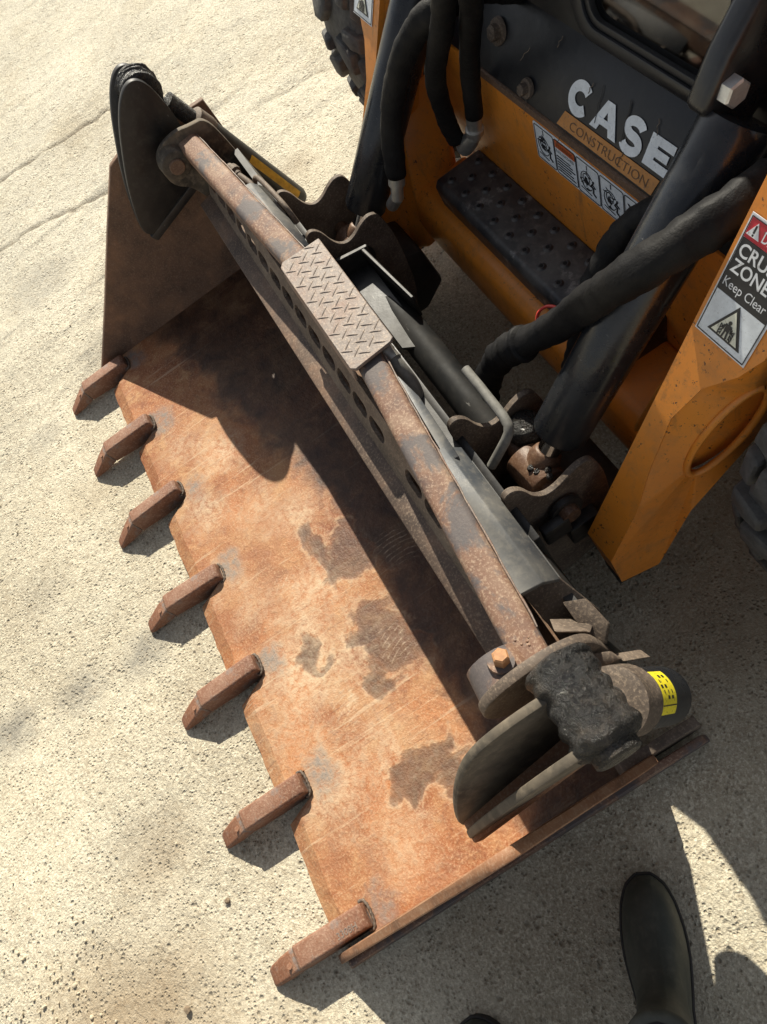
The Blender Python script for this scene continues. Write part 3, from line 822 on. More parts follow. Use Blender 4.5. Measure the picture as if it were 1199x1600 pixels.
# rear mounting ledges for the coupler
def ledge(u0, u1, mir):
    prof = [(.782, .478), (.822, .470), (.846, .440), (.842, .434), (.818, .461), (.780, .468)]
    return prism_u(prof, u0, u1)
obj('mount_ledge', ledge(1.212, 1.487, 0), 'ledge', B, bevel=.0015, seg=1, label='scraped black mounting ledge behind near rail')
obj('mount_ledge', ledge(.36, .612, 1), 'ledge', B, bevel=.0015, seg=1, label='scraped black mounting ledge behind far rail')
obj('back_strip', plate([(1.03, .829, .470), (1.24, .812, .470), (1.24, .832, .466), (1.10, .838, .466)], (0, 0, -.008)), 'ledge', B, bevel=.001, seg=1)
obj('bracket', plate([(1.470, .790, .44), (1.478, .846, .435), (1.522, .872, .345), (1.53, .800, .345)], (.006, 0, -.004)), 'dull', B, bevel=.001, seg=1)
obj('bracket', plate([(1.528, .80, .45), (1.555, .795, .48), (1.575, .83, .47), (1.545, .85, .40)], (.004, .003, -.004)), 'dull', B, bevel=.001, seg=1)
# bent tabs and hose clamp stubs behind the near end plate
obj('bent_tab', plate([(1.598, .812, .46), (1.608, .838, .452), (1.622, .845, .44), (1.618, .815, .45)], (0, .004, -.008)), 'dull', B, bevel=.001, seg=1)
obj('bent_tab', plate([(1.602, .845, .40), (1.618, .850, .40), (1.622, .885, .355), (1.606, .88, .355)], (0, .003, -.006)), 'dull', B, bevel=.001, seg=1)
obj('bent_tab', plate([(1.515, .828, .44), (1.530, .856, .445), (1.572, .862, .43), (1.590, .842, .42), (1.56, .828, .425)], (0, .003, -.010)), 'dull', B, bevel=.002)
obj('rear_guard', prism_u([(.755, .050), (.765, .070), (.86, .066), (.915, .058), (.92, .004), (.755, .004)], 1.680, 1.698), 'dull', B, bevel=.002, label='upright plate at the rear of the near side')
obj('rear_guard', prism_u([(.755, .050), (.765, .070), (.86, .066), (.915, .058), (.92, .004), (.755, .004)], -.004, .014), 'dull', B, bevel=.002)
# back wall of the blade
obj('back_wall', prism_u([(.835, .40), (.85, .40), (.87, .25), (.85, .05), (.835, .05), (.855, .25)], .11, 1.582), 'black', B)
# hydraulic hose with crimped end from under the tread plate
hz = [(.955, .836, .472), (.973, .838, .470), (1.010, .842, .455), (1.035, .845, .42), (1.054, .836, .37), (1.064, .83, .32)]
hs = obj('hydraulic_hose', tube(spline(hz[1:], 7), .0125, 14), 'hose', B, smooth=60)
obj('hose_crimp', lathe((.958, .836, .474), (1.003, .842, .461), [(0, .012), (.05, .0155), (.6, .0155), (.65, .014), (1, .014)], 18), 'zinc', hs, smooth=40)
# fittings behind the far rail
obj('hose_fitting', J(lathe((.25, .805, .46), (.29, .812, .455), [(0, .009), (.3, .009), (.31, .014), (.7, .014), (.71, .009), (1, .009)], 12), tube(spline([(.29, .812, .455), (.34, .822, .45), (.40, .826, .43)], 5), .007, 10)), 'dull', B, smooth=40)
obj('hose_guard', tube(spline([(.33, .825, .43), (.34, .838, .458), (.38, .845, .462), (.47, .852, .455), (.50, .855, .42)], 6), .006, 8), 'dull', B, smooth=60)

# ================================================================== LOADER
L = thing('skid_steer_loader', 'orange and black compact skid steer loader standing behind the bucket', 'loader', (.875, 1.9, 0))
CU = .875
# --- chassis
obj('front_panel', prism_u([(1.255, .10), (1.262, .36), (1.268, .572), (1.30, .575), (1.34, .10)], .44, 1.31), 'orange', L, bevel=.003)
obj('panel_trim', prism_u([(1.2655, .560), (1.2655, .575), (1.272, .576), (1.272, .560)], .60, 1.20), 'side', L)
obj('cross_member', prism_u([(1.118, .135), (1.105, .20), (1.112, .262), (1.135, .285), (1.26, .285), (1.26, .10), (1.15, .10)], .47, 1.30), 'orange', L, bevel=.010, seg=3)
for s in (1, -1):
    m = lambda u: CU + s * (u - CU)
    obj('cross_gusset', plate([(m(1.27), 1.10, .12), (m(1.27), 1.11, .27), (m(1.30), 1.14, .40), (m(1.335), 1.16, .46), (m(1.345), 1.06, .24), (m(1.34), 1.05, .10)], (0, .12, .02)), 'orange', L, bevel=.012, seg=3)
obj('belly_pan', box((CU, 2.25, .30), (.80, 1.8, .36)), 'black', L, bevel=.01)
obj('engine_body', prism_u([(2.25, .45), (2.25, 1.25), (2.9, 1.20), (3.05, .95), (3.05, .45)], .42, 1.33), 'orange', L, bevel=.03)

# --- step
ST = obj('step', prism_u([(1.150, .262), (1.143, .335), (1.152, .350), (1.262, .350), (1.262, .262)], .560, 1.175), 'steppaint', L, bevel=.006, seg=3, label='black punched steel step with raised grip holes')
def dimple():
    g = lathe((0, 0, -.0005), (0, 0, .0035), [(0, .0105), (.5, .0075), (1, .0060), (1.0, .0042), (.2, .0038)], 14)
    return g
dm0 = None; dh0 = None
MAT['hole'] = m_plain('hole_shade_black', (.008, .008, .008), .9)  # flat black for discs that paint the shade inside hollows
for i in range(11):
    for j in range(3):
        x = .592 + .056 * i + (.028 if j == 1 else 0); y = 1.173 + .034 * j
        if x > 1.16: continue
        if dm0 is None:
            dm0 = obj('grip_hole', dimple(), 'steppaint', ST, smooth=50); q = dm0
        else:
            q = dm0.copy(); COL.objects.link(q); q.parent = ST
        q.location = (x, y, .3502)
        if dh0 is None:
            dh0 = obj('hole_shade', lathe((0, 0, .0026), (0, 0, .0037), [(0, .0040), (1, .0040)], 10), 'hole', None); COL.objects.unlink(dh0); hole_me = dh0.data; bpy.data.objects.remove(dh0); dh0 = True
        h_ = bpy.data.objects.new('grip_hole_shade', hole_me); COL.objects.link(h_); h_.parent = ST; h_.location = (x, y, .3502)

# --- cab front: sloping black door panel with window
CT = .62
def cabp(u, z): return Vector((u, 1.268 + CT * (min(z, .690) - .578) + .18 * max(0.0, z - .690), z))   # sloping kick panel, steeper window above
cn = Vector((0, -1, .40)).normalized()
cab_out = [(.455, .688), (1.295, .688), (1.295, 1.25), (.455, 1.25)]
low_n = Vector((0, -1, CT)).normalized()
win = rrect(.905, .712, 1.178, 1.18, .035, 6)
def cabring(outer, inner, th, lift=0.0):
    n = 120
    o = resample(outer, n); i_ = resample(inner, n)
    co = sum((Vector(p) for p in i_), Vector((0, 0))) / n
    # start both loops at the same angle
    ang = lambda p: math.atan2(p.y - co.y, p.x - co.x)
    key = lambda q: sorted(q, key=ang)
    o, i_ = key(o), key(i_)
    return ring_plate([cabp(*p) + cn * lift for p in o], [cabp(*p) + cn * lift for p in i_], -cn * th)
door = obj('cab_door', cabring(cab_out, win, .018), 'cabblack', L, smooth=30, label='black sloping cab door with scratched paint')
obj('kick_panel', plate([cabp(.455, .578), cabp(1.295, .578), cabp(1.295, .690), cabp(.455, .690)], -low_n * .018), 'cabblack', door, bevel=.003)
obj('window_frame', cabring(rrect(.872, .692, 1.212, 1.215, .055, 6), rrect(.900, .712, 1.183, 1.185, .038, 6), .010, .012), 'cabblack', door, bevel=.004, seg=2)
obj('window_seal', cabring(rrect(.899, .711, 1.184, 1.186, .038, 6), rrect(.910, .722, 1.173, 1.175, .030, 6), .012, .006), 'rubberseal', door, bevel=.002)
obj('window_pane', plate([cabp(*p) - cn * .004 for p in rrect(.903, .714, 1.180, 1.182, .036, 6)], -cn * .005), 'glass', door)
for (u, z, r) in ((.691, .635, .015), (.804, .596, .011)):
    c = cabp(u, z)
    obj('door_bolt', J(lathe(c, c + cn * .006, [(0, r * 1.5), (1, r * 1.4)], 20), lathe(c + cn * .005, c + cn * .018, [(0, r * .9), (.9, r * .9), (1, r * .7)], 6)), 'dull', door, smooth=30)
# lettering on the door
fc = Frame(cabp(.905, .6075), (1, 0, 0), (0, CT, 1))
H_ = .0425; lw = .0155
def arc(cx, cy, rx, ry, a0, a1, n=14): return [(cx + rx * math.cos(math.radians(a0 + (a1 - a0) * i / n)), cy + ry * math.sin(math.radians(a0 + (a1 - a0) * i / n))) for i in range(n + 1)]
rx, ry = .0205, H_ / 2 - lw / 2 + .004
gs = [fc.ribbon(arc(.0275, H_ / 2, rx, ry, 40, 320, 28), lw)]
A0 = .063
gs += [fc.poly([(A0, -.001), (A0 + .017, -.001), (A0 + .037, H_), (A0 + .0225, H_)]), fc.poly([(A0 + .0225, H_), (A0 + .040, H_), (A0 + .064, -.001), (A0 + .046, -.001)], .0013), fc.rect(A0 + .014, .0085, A0 + .050, .0175, .0016)]
S0 = .130
spts = arc(S0 + .0255, H_ * .735, .0165, .0098, 20, 262, 16) + arc(S0 + .0255, H_ * .270, .0175, .0100, 82, -160, 16)
gs += [fc.ribbon(spts, lw * .86)]
E0 = .189
gs += [fc.rect(E0, 0, E0 + .018, H_), fc.rect(E0, 0, E0 + .050, .0115, .0013), fc.rect(E0, .0157, E0 + .044, .0268, .0013), fc.rect(E0, H_ - .0115, E0 + .050, H_, .0013)]
obj('door_lettering', J(*gs), 'paleblue', door, label='white block letters on the black door')
stp = fc.poly([(-.008, -.030), (.228, -.030), (.233, -.0065), (.003, -.0065)], .0008)
obj('lettering_stripe', stp, 'stripe', door)
obj('stripe_lettering', fc.text('CONSTRUCTION', .024, -.0255, .0185, h=.0016, off=-.012, width=.190), 'brown_ink', door)

scr = []
for (x, y, l, an) in ((.066, .055, .050, 98), (.128, .060, .055, 100), (.131, .058, .052, 96), (.150, -.004, .02, 80), (.045, .05, .016, 75), (.02, -.03, .03, 60), (-.12, .04, .03, 55), (-.10, .00, .05, 100), (.19, .06, .02, 110), (-.05, .08, .018, 70)):
    pts_ = [(x - l * t_ * math.cos(math.radians(an)) + .002 * math.sin(t_ * 9), y - l * t_ * math.sin(math.radians(an))) for t_ in (0, .25, .5, .75, 1)]
    scr.append(fc.stroke(pts_, .0009, .0021))
obj('scratches', J(*scr[:4]), 'ink', door); obj('scratches', J(*scr[4:]), 'dull', door)

# warning strip decal under the seam
fd = Frame((.822, 1.2655, .478), (1, 0, 0), (0, .030, 1))
fd.O += fd.n * .0006
dec = obj('warning_decal', fd.rrect(0, 0, .345, .076, .006, .0006), 'paleblue', L, label='pale warning strip with pictograms and red heading')
ink = []
cells = [(.004, .060), (.063, .123), (.126, .186), (.189, .249), (.252, .312), (.315, .341)]
for k, (x0, x1) in enumerate(cells):
    ink.append(fd.stroke(rrect(x0, .004, x1, .072, .004, 3), .0010, .0016, closed=True))
    if k != 1:
        cx = (x0 + x1) / 2
        ink.append(fd.stroke(arc(cx - .005, .036, .016, .018, 30, 330, 14), .0011, .0016))
        ink.append(fd.stroke(arc(cx - .006, .040, .009, .010, 0, 360, 12), .0012, .0016))
        ink.append(fd.poly(arc(cx + .013, .043, .0026, .0026, 0, 350, 8), .0016))
        ink.append(fd.stroke([(cx + .012, .040), (cx + .006, .032), (cx + .013, .030), (cx + .011, .020), (cx + .018, .016)], .0030, .0016))
        ink.append(fd.stroke([(cx + .010, .037), (cx + .018, .033)], .0022, .0016))
        ink.append(fd.stroke([(cx - .022, .016), (cx + .006, .012)], .0012, .0016))
        ink.append(fd.stroke([(cx - .002, .068), (cx - .002, .060)], .0014, .0016))
        rk = random.Random(k + 40)
        for q_ in range(7):
            ax_, ay_ = cx - .016 + .020 * rk.random(), .022 + .036 * rk.random()
            ink.append(fd.stroke([(ax_, ay_), (ax_ + rk.uniform(-.010, .010), ay_ + rk.uniform(-.008, .008)), (ax_ + rk.uniform(-.012, .012), ay_ + rk.uniform(-.012, .004))], rk.uniform(.0007, .0014), .0017))
        ink.append(fd.poly([(cx - .012, .030), (cx - .002, .028), (cx - .004, .038), (cx - .010, .040)], .0017))
for r_ in range(6):
    ink.append(fd.stroke([(.067, .040 - .0058 * r_), (.105 + .012 * ((r_ * 7) % 3) / 2, .040 - .0058 * r_)], .0017, .0016))
obj('pictograms', J(*ink), 'ink', dec)
obj('decal_heading', fd.rect(.065, .057, .121, .071, .0018), 'warnred', dec)
obj('heading_lettering', fd.text('WARNING', .069, .0595, .0125, h=.0022, width=.048), 'brown_ink', dec)
obj('decal_lettering', fd.text('FALL HAZARD', .067, .0475, .0085, h=.0016, width=.050), 'ink', dec)

# --- cab shell, interior
for u in (.47, 1.28):
    obj('cab_post', plate([(u - .02, 1.375, .79), (u + .02, 1.375, .79), (u + .02, 1.42, .79), (u - .02, 1.42, .79)], (0, .34, 1.18)), 'cabblack', L, bevel=.008)
    obj('cab_side', prism_u([(1.295, .575), (1.62, .575), (2.25, .575), (2.25, .80), (1.50, .80), (1.375, .79), (1.355, .70)], u - .010, u + .010), 'cabblack', L)
    for k in range(5):
        obj('side_bar', tube([(u, 1.80 + .09 * k, .78), (u, 1.84 + .08 * k, 1.94)], .008, 8), 'cabblack', L)
obj('cab_roof', box((CU, 2.12, 1.99), (.95, .80, .06)), 'cabblack', L, bevel=.02)
obj('cab_back', box((CU, 2.35, 1.45), (.86, .04, 1.0)), 'cabblack', L, bevel=.01)
obj('cab_floor', plate([(.49, 1.32, .49), (1.26, 1.32, .49), (1.26, 2.2, .47), (.49, 2.2, .47)], (0, 0, -.02)), 'cabfloor', L)
obj('seat', J(box((CU - .1, 2.0, .72), (.46, .42, .14)), box((CU - .1, 2.2, 1.0), (.44, .10, .5))), 'rubberseal', L, bevel=.03)
# --- lift arms
def arm_face(v_off): return lambda z: .944 + v_off + .535 * (z - .261)
def arm_outline(F):
    return [(F(.261) + .020, .09), (F(.261), .261), (F(.75), .75), (F(1.02), 1.02), (F(1.02) + .10, 1.22), (F(1.02) + .25, 1.30), (3.0, 1.48), (3.0, 1.30), (F(1.02) + .30, 1.16), (F(1.02) + .10, 1.06), (F(.9) + .085, .90), (F(.6) + .10, .60), (F(.35) + .12, .34), (F(.26) + .11, .10)]
def make_arm(s, v_off):
    Ff = arm_face(v_off)
    ui, uo = (1.382, 1.50) if s > 0 else (.44, .30)
    root = obj('lift_arm', prism_u([(v + .006, z) for v, z in arm_outline(Ff)], ui + s * .001, ui + s * .012), 'orange', L, bevel=.003, label=('near' if s > 0 else 'far') + ' orange lift arm with black and white sticker')
    # tapering front plate: narrow at the foot, wide at the sticker
    def fp(u, z, d=0.0): return Vector((u, Ff(z) + d * 1.0, z))
    W_ = [(.10, .052), (.20, .060), (.261, .064), (.374, .060), (.44, .045), (.526, .036), (.586, .054), (.627, .088), (.66, .104), (.80, .118), (1.02, .118)]
    fpts = []
    pl_l = []; pl_r = []
    for z, w in W_:
        v = Ff(z) if z >= .261 else Ff(.261) + (.261 - z) * .10
        pl_l.append(Vector((ui, v - .003, z))); pl_r.append(Vector((ui + s * w, v - .003, z)))
    V = pl_l + pl_r; n = len(W_); V += [p + Vector((0, .010, -.004)) for p in V]; Fc = []
    for i in range(n - 1):
        Fc += [(i, i + 1, n + i + 1, n + i), (2 * n + i, 3 * n + i, 3 * n + i + 1, 2 * n + i + 1), (i, 2 * n + i, 2 * n + i + 1, i + 1), (n + i, n + i + 1, 3 * n + i + 1, 3 * n + i)]
    Fc += [(0, n, 3 * n, 2 * n), (n - 1, 3 * n - 1, 4 * n - 1, 2 * n - 1)]
    obj('arm_front_plate', (V, Fc), 'orange', root, smooth=25)
    # outer cheek: follows the front plate's edge, swept back, with an oval opening
    N = 160
    edge = [Vector((ui + s * w, (Ff(z) if z >= .261 else Ff(.261) + (.261 - z) * .10) - .001, z)) for z, w in W_]
    back = [Vector((ui + s * .100, Ff(.66) + .26, .80)), Vector((ui + s * .092, Ff(.60) + .20, .62)), Vector((ui + s * .088, Ff(.45) + .155, .45)), Vector((ui + s * .080, Ff(.30) + .115, .30)), Vector((ui + s * .062, Ff(.261) + .085, .10))]
    loop = [edge[i] for i in range(0, 10)] + back
    # resample closed loop
    P = loop; Ls = [(P[(i + 1) % len(P)] - P[i]).length for i in range(len(P))]; tot = sum(Ls)
    outl = []
    for k in range(N):
        d_ = tot * k / N; i = 0
        while d_ > Ls[i]: d_ -= Ls[i]; i += 1
        outl.append(P[i].lerp(P[(i + 1) % len(P)], d_ / Ls[i]))
    cz = Vector((ui + s * .080, Ff(.49) + .066, .485)); ax = Vector((s * .010, .042, .082)); ay = Vector((s * .010, .026, -.012))
    inn = []
    # order the opening to match angle about its centre
    def ang(p):
        q = p - cz; return math.atan2(q.dot(ay.normalized()), q.dot(ax.normalized()))
    for p in outl:
        a_ = ang(p); inn.append(cz + ax * math.cos(a_) * .98 + ay * math.sin(a_) * .98)
    obj('arm_cheek', ring_plate(outl, inn, (s * -.004, .007, -.002)), 'orange', root, smooth=35)
    rim_path = [cz + ax * math.cos(2 * math.pi * k / 40) + ay * math.sin(2 * math.pi * k / 40) for k in range(41)]
    obj('opening_rim', tube(rim_path, .0055, 8, cap=False), 'orange', root, smooth=180)
    obj('opening_recess', plate([cz + ax * math.cos(2 * math.pi * k / 24) * 1.2 + ay * math.sin(2 * math.pi * k / 24) * 1.7 + Vector((-s * .018, .004, 0)) for k in range(24)], (-s * .003, 0, 0)), 'orange', root)
    obj('arm_inner_web', plate([(ui + s * .030, Ff(.36) + .012, .36), (ui + s * .030, Ff(.36) + .15, .36), (ui + s * .036, Ff(.64) + .14, .64), (ui + s * .036, Ff(.64) + .016, .64)], (s * .005, 0, 0)), 'orange', root)
    obj('arm_foot', plate([(ui + s * .003, Ff(.261) + .012, .088), (ui + s * .050, Ff(.261) + .010, .088), (ui + s * .058, Ff(.261) + .085, .095), (ui + s * .003, Ff(.261) + .12, .095)], (0, 0, .03)), 'black', root)
    obj('upper_arm', prism_u([(Ff(.80) + .012, .82), (Ff(1.02) + .012, 1.03), (Ff(1.02) + .105, 1.21), (Ff(1.02) + .25, 1.29), (3.0, 1.47), (3.0, 1.31), (Ff(1.02) + .31, 1.17), (Ff(1.02) + .095, 1.065), (Ff(.82) + .08, .82)], ui + s * .0125, ui + s * .115), 'orange', root, bevel=.01)
    # crush warning sticker
    sx0 = ui + .006 if s > 0 else ui + s * .105
    fs = Frame(fp(sx0, .640 if s > 0 else .615) - Vector((0, .0038, 0)), (1, 0, 0), (0, .535, 1))
    w, h = (.082, .148)
    stc = obj('crush_sticker', fs.rect(0, 0, w, h, .0004), 'white', root, label='red black and white crush warning sticker')
    k = .0018
    obj('sticker_heading', fs.rect(k * 2, h - .026, w - k * 2, h - k * 2, .0012), 'red', stc)
    obj('sticker_panel', fs.rect(k * 2, .058, w - k * 2, h - .0265, .0012), 'ink', stc)
    obj('sticker_border', fs.stroke([(k * 1.6, k * 1.6), (w - k * 1.6, k * 1.6), (w - k * 1.6, h - k * 1.6), (k * 1.6, h - k * 1.6)], .0009, .0016, closed=True), 'ink', stc)
    obj('sticker_field', fs.rect(k * 2.2, k * 2.2, w - k * 2.2, .0575, .0012), 'paleblue', stc)
    tri = lambda cx, cy, r: [(cx + r * math.cos(math.radians(a_)), cy + r * math.sin(math.radians(a_))) for a_ in (90, 210, 330)]
    obj('sticker_lettering', J(fs.text('DANGER', .026, h - .0205, .0175, h=.0018, width=.050, off=.008), fs.text('CRUSH', .007, .1025, .0215, h=.0018, width=.066, off=.018), fs.text('ZONE', .007, .0835, .0215, h=.0018, width=.056, off=.018), fs.text('Keep Clear', .007, .0655, .0155, h=.0018, width=.064), fs.poly(tri(.014, h - .0165, .0105), .0018)), 'white', stc)
    obj('exclamation_mark', J(fs.stroke([(.014, h - .0095), (.014, h - .0165)], .0022, .0028), fs.rect(.013, h - .0205, .0150, h - .0185, .0028)), 'ink', stc)
    tc = (w / 2 + .001, .0265)
    obj('hazard_triangle', fs.poly(tri(*tc, .0300), .0020), 'ink', stc)
    obj('triangle_field', fs.poly(tri(*tc, .0235), .0030), 'cream', stc)
    fig = [fs.poly(arc(tc[0], tc[1] + .0085, .0024, .0024, 0, 345, 10), .0040), fs.rect(tc[0] - .0035, tc[1] - .003, tc[0] + .0035, tc[1] + .0055, .0040),
           fs.stroke([(tc[0] - .0020, tc[1] - .003), (tc[0] - .0030, tc[1] - .0110)], .0022, .0040), fs.stroke([(tc[0] + .0020, tc[1] - .003), (tc[0] + .0030, tc[1] - .0110)], .0022, .0040),
           fs.stroke([(tc[0] - .0042, tc[1] + .005), (tc[0] - .0056, tc[1] - .002)], .0014, .0040), fs.stroke([(tc[0] + .0042, tc[1] + .005), (tc[0] + .0056, tc[1] - .002)], .0014, .0040),
           fs.stroke([(tc[0] - .0105, tc[1] + .002), (tc[0] - .0060, tc[1] - .001)], .0010, .0040), fs.stroke([(tc[0] + .0105, tc[1] + .002), (tc[0] + .0060, tc[1] - .001)], .0010, .0040)]
    for q_ in (-1, 1):
        for y_ in (-.008, -.004, .0):
            fig.append(fs.stroke([(tc[0] + q_ * .0070, tc[1] + y_), (tc[0] + q_ * .0100, tc[1] + y_ - .003)], .0013, .0040))
        fig.append(fs.stroke([(tc[0] + q_ * .0065, tc[1] + .003), (tc[0] + q_ * .0065, tc[1] - .0105)], .0008, .0040)); fig.append(fs.stroke([(tc[0] + q_ * .0104, tc[1] + .001), (tc[0] + q_ * .0104, tc[1] - .0105)], .0008, .0040))
    obj('pictogram', J(*fig), 'ink', stc)
    return root
make_arm(1, 0.0)
make_arm(-1, .050)

# --- tilt cylinders
def tilt(u, eye, d, Ltop, name_label, hs_=0.0):
    e = Vector((u, *eye)); d = Vector((0, *d)).normalized()
    root = obj('tilt_cylinder', lathe(e + d * .085, e + d * Ltop, [(0, .032), (.006, .0415), (.02, .0450), (.98, .0450), (1, .040)], 36), 'barrel', L, smooth=35, label=name_label)
    obj('cylinder_rod', cyl(e + d * .02, e + d * .09, .0195, 24), 'chrome', root, smooth=60)
    obj('rod_eye', J(cyl(e - Vector((.036, 0, 0)), e + Vector((.036, 0, 0)), .037, 28), lathe(e, e + d * .052, [(0, .030), (.7, .028), (1, .0225)], 20)), 'rust_eye', root, bevel=.004)
    obj('pivot_pin', cyl(e - Vector((.105, 0, 0)), e + Vector((.105, 0, 0)), .017, 20), 'rust_eye', root, smooth=60)
    top = e + d * (Ltop + .02)
    sd_ = Vector((1, 0, 0)).cross(d)
    lug_ = [top - d * .03 + sd_ * .048, top + d * .03 + sd_ * .058, top + d * .085 + sd_ * .058, top + d * .15 + sd_ * .030, top + d * .17 - sd_ * .0, top + d * .15 - sd_ * .035, top + d * .06 - sd_ * .050, top - d * .03 - sd_ * .043]
    obj('cylinder_head', plate([p - Vector((.048, 0, 0)) for p in lug_], (.036, 0, 0)), 'barrel', root, bevel=.010, seg=3)
    hx = top + d * .004 + Vector((-.012, 0, 0)) + sd_ * hs_
    obj('hex_bolt', lathe(hx, hx + Vector((.016, 0, 0)), [(0, .0165), (.85, .0165), (1, .014)], 6, .4), 'bolt', root)
    gl = []
    for k in range(10):
        p = e + Vector((random.uniform(.0, .04), random.uniform(-.01, .03), random.uniform(.0, .035)))
        gl.append(lathe(p, p + Vector((.006, .002, .006)), [(0, .004), (.5, .007), (1, .003)], 8))
    g_ = obj('grease_lump', J(*gl), 'grease', root, smooth=180)
    return root
tilt(1.262, (.930, .318), (.355, .420), .575, 'near tilt cylinder with black barrel and bright hex bolt', .030)
tilt(.500, (.940, .280), (.299, .364), .66, 'far tilt cylinder with black barrel')

# --- hoses in black sleeves
def sleeve(pts, r, seed, seg=28, wr=.045, lab=None):
    rr = random.Random(seed); ph = [rr.random() * 6 for _ in range(6)]
    P = spline(pts, 12)
    def rf(i, k):
        a = 2 * math.pi * k / seg
        return 1 + wr * math.sin(3 * a + i * .21 + ph[0]) + wr * .8 * math.sin(i * .55 + 2 * a + ph[1]) + wr * .7 * math.sin(i * 1.3 + a + ph[2]) + wr * .5 * math.sin(i * 2.1 - 2 * a + ph[3]) + wr * (1.1 if 1.2 < (a + ph[4]) % 6.283 < 1.6 else 0)
    return obj('hose_sleeve', tube(P, r, seg, rfun=rf), 'sleeve', L, smooth=120, label=lab)
h1 = sleeve([(1.37, 1.40, .70), (1.358, 1.318, .725), (1.350, 1.272, .736), (1.338, 1.195, .728), (1.312, 1.120, .694), (1.235, 1.090, .594), (1.167, 1.058, .50), (1.096, 1.014, .42)], lambda t: .030 - .006 * t, 3, lab='thick black hose sleeve crossing the near tilt cylinder')
def ruffle(i, k): return 1 + .10 * math.sin(i * 1.9) + .06 * math.sin(3 * 2 * math.pi * k / 20 + i)
obj('gathered_sleeve', tube(spline([(1.125, 1.030, .452), (1.096, 1.014, .42), (1.066, .992, .376), (1.040, .965, .30), (1.03, .955, .24)], 8), lambda t: .029 - .006 * t, 20, rfun=ruffle), 'sleeve', L, smooth=120)
sleeve([(1.27, 1.30, .60), (1.225, 1.275, .60), (1.185, 1.250, .598), (1.155, 1.222, .574), (1.140, 1.185, .52), (1.138, 1.145, .455)], lambda t: .029 - .005 * math.sin(3.1 * t), 5, lab='creased black hose sleeve beside the door decal')
sleeve([(1.139, 1.150, .46), (1.142, 1.12, .41), (1.150, 1.085, .345)], .019, 8)
obj('hose_fitting', lathe((1.150, 1.088, .35), (1.156, 1.060, .30), [(0, .018), (.4, .018), (.41, .022), (.6, .022), (.61, .016), (1, .016)], 18), 'zinc', L, smooth=40)
sleeve([(.72, 1.34, .70), (.715, 1.28, .735), (.693, 1.213, .732), (.661, 1.174, .705), (.632, 1.132, .645), (.612, 1.093, .555), (.603, 1.066, .455)], lambda t: .026 - .005 * t, 9, wr=.03, lab='black hose sleeve hanging beside the far tilt cylinder')
obj('hose_fitting', J(lathe((.603, 1.070, .462), (.605, 1.048, .405), [(0, .017), (.5, .017), (.51, .013), (1, .013)], 18), lathe((.605, 1.05, .41), (.575, 1.04, .375), [(0, .014), (1, .014)], 14)), 'zinc', L, smooth=40)
sleeve([(.755, 1.30, .80), (.752, 1.215, .79), (.728, 1.198, .73), (.665, 1.182, .62), (.628, 1.190, .51), (.618, 1.20, .45)], lambda t: .021 - .004 * t, 12, wr=.03)
sleeve([(.80, 1.31, .79), (.798, 1.235, .80), (.762, 1.234, .74), (.697, 1.236, .62), (.668, 1.230, .51)], lambda t: .020 - .003 * t, 14, wr=.03)
obj('hose_fitting', J(lathe((.668, 1.230, .515), (.655, 1.224, .455), [(0, .016), (.6, .014), (.61, .018), (.8, .018), (.81, .012), (1, .012)], 16), lathe((.655, 1.224, .46), (.622, 1.21, .425), [(0, .013), (.5, .018), (1, .018)], 14)), 'zinc', L, smooth=40)
obj('red_cable', tube(spline([(1.052, 1.07, .33), (1.042, 1.087, .36), (1.037, 1.100, .383), (1.053, 1.114, .402), (1.078, 1.122, .402), (1.11, 1.11, .38)], 7), .0030, 8), 'redwire', L, smooth=120)

# --- quick coupler carrying the bucket
Q = obj('quick_coupler', plate([(.35, .862, .06), (1.40, .862, .06), (1.40, .848, .40), (.35, .848, .40)], (0, .014, .002)), 'black', L, bevel=.002, label='black quick coupler between bucket and lift arms')
EARQ = [(.846, .40), (.846, .442), (.862, .452), (.880, .436), (.893, .392), (.912, .372), (.935, .374), (.962, .392), (.985, .398), (1.005, .385), (1.02, .30), (1.01, .10), (.93, .05), (.864, .05)]
for u in (1.165, 1.330, .415, .580):
    obj('coupler_ear', prism_u(chaikin(EARQ), u - .006, u + .006), 'dull', Q, bevel=.0015, seg=1)
for c in (1.258, .497):
    obj('pin_collar', J(cyl((c + .084, .930, .315), (c + .094, .930, .315), .030, 24)), 'black', Q, smooth=40)
    obj('coupler_foot', prism_u([(.88, .05), (.88, .22), (.95, .26), (1.06, .22), (1.08, .10), (1.02, .05)], c - .076, c + .076), 'black', Q, bevel=.01)
obj('cross_tube', tube([(.588, .920, .285), (1.158, .920, .285)], .033, 28), 'tube', Q, smooth=60)
obj('cross_bracket', J(plate([(.60, .870, .372), (.612, .948, .366), (.622, .945, .366), (.612, .870, .372)], (0, 0, -.05)), plate([(.612, .938, .366), (.80, .957, .350), (.80, .949, .350), (.618, .930, .366)], (0, 0, -.06)), plate([(.612, .878, .322), (.86, .878, .312), (.90, .93, .312), (.612, .935, .322)], (0, 0, -.006))), 'black', Q, bevel=.002, seg=1)
obj('latch_lever', tube([(1.088, .929, .438), (1.130, .930, .433), (1.200, .930, .426), (1.218, .928, .423), (1.226, .922, .416), (1.229, .910, .404), (1.227, .873, .360)], .0085, 14), 'hose', Q, smooth=60, label='bent grey latch lever rod')
obj('pivot_guard', J(lathe((1.195, .955, .33), (1.195, .965, .37), [(0, .030), (.6, .034), (1, .020)], 14)), 'grease', Q, smooth=60)
obj('latch_block', J(box((1.345, .95, .22), (.03, .06, .06)), box((1.36, .90, .30), (.02, .05, .05))), 'black', Q, bevel=.005)

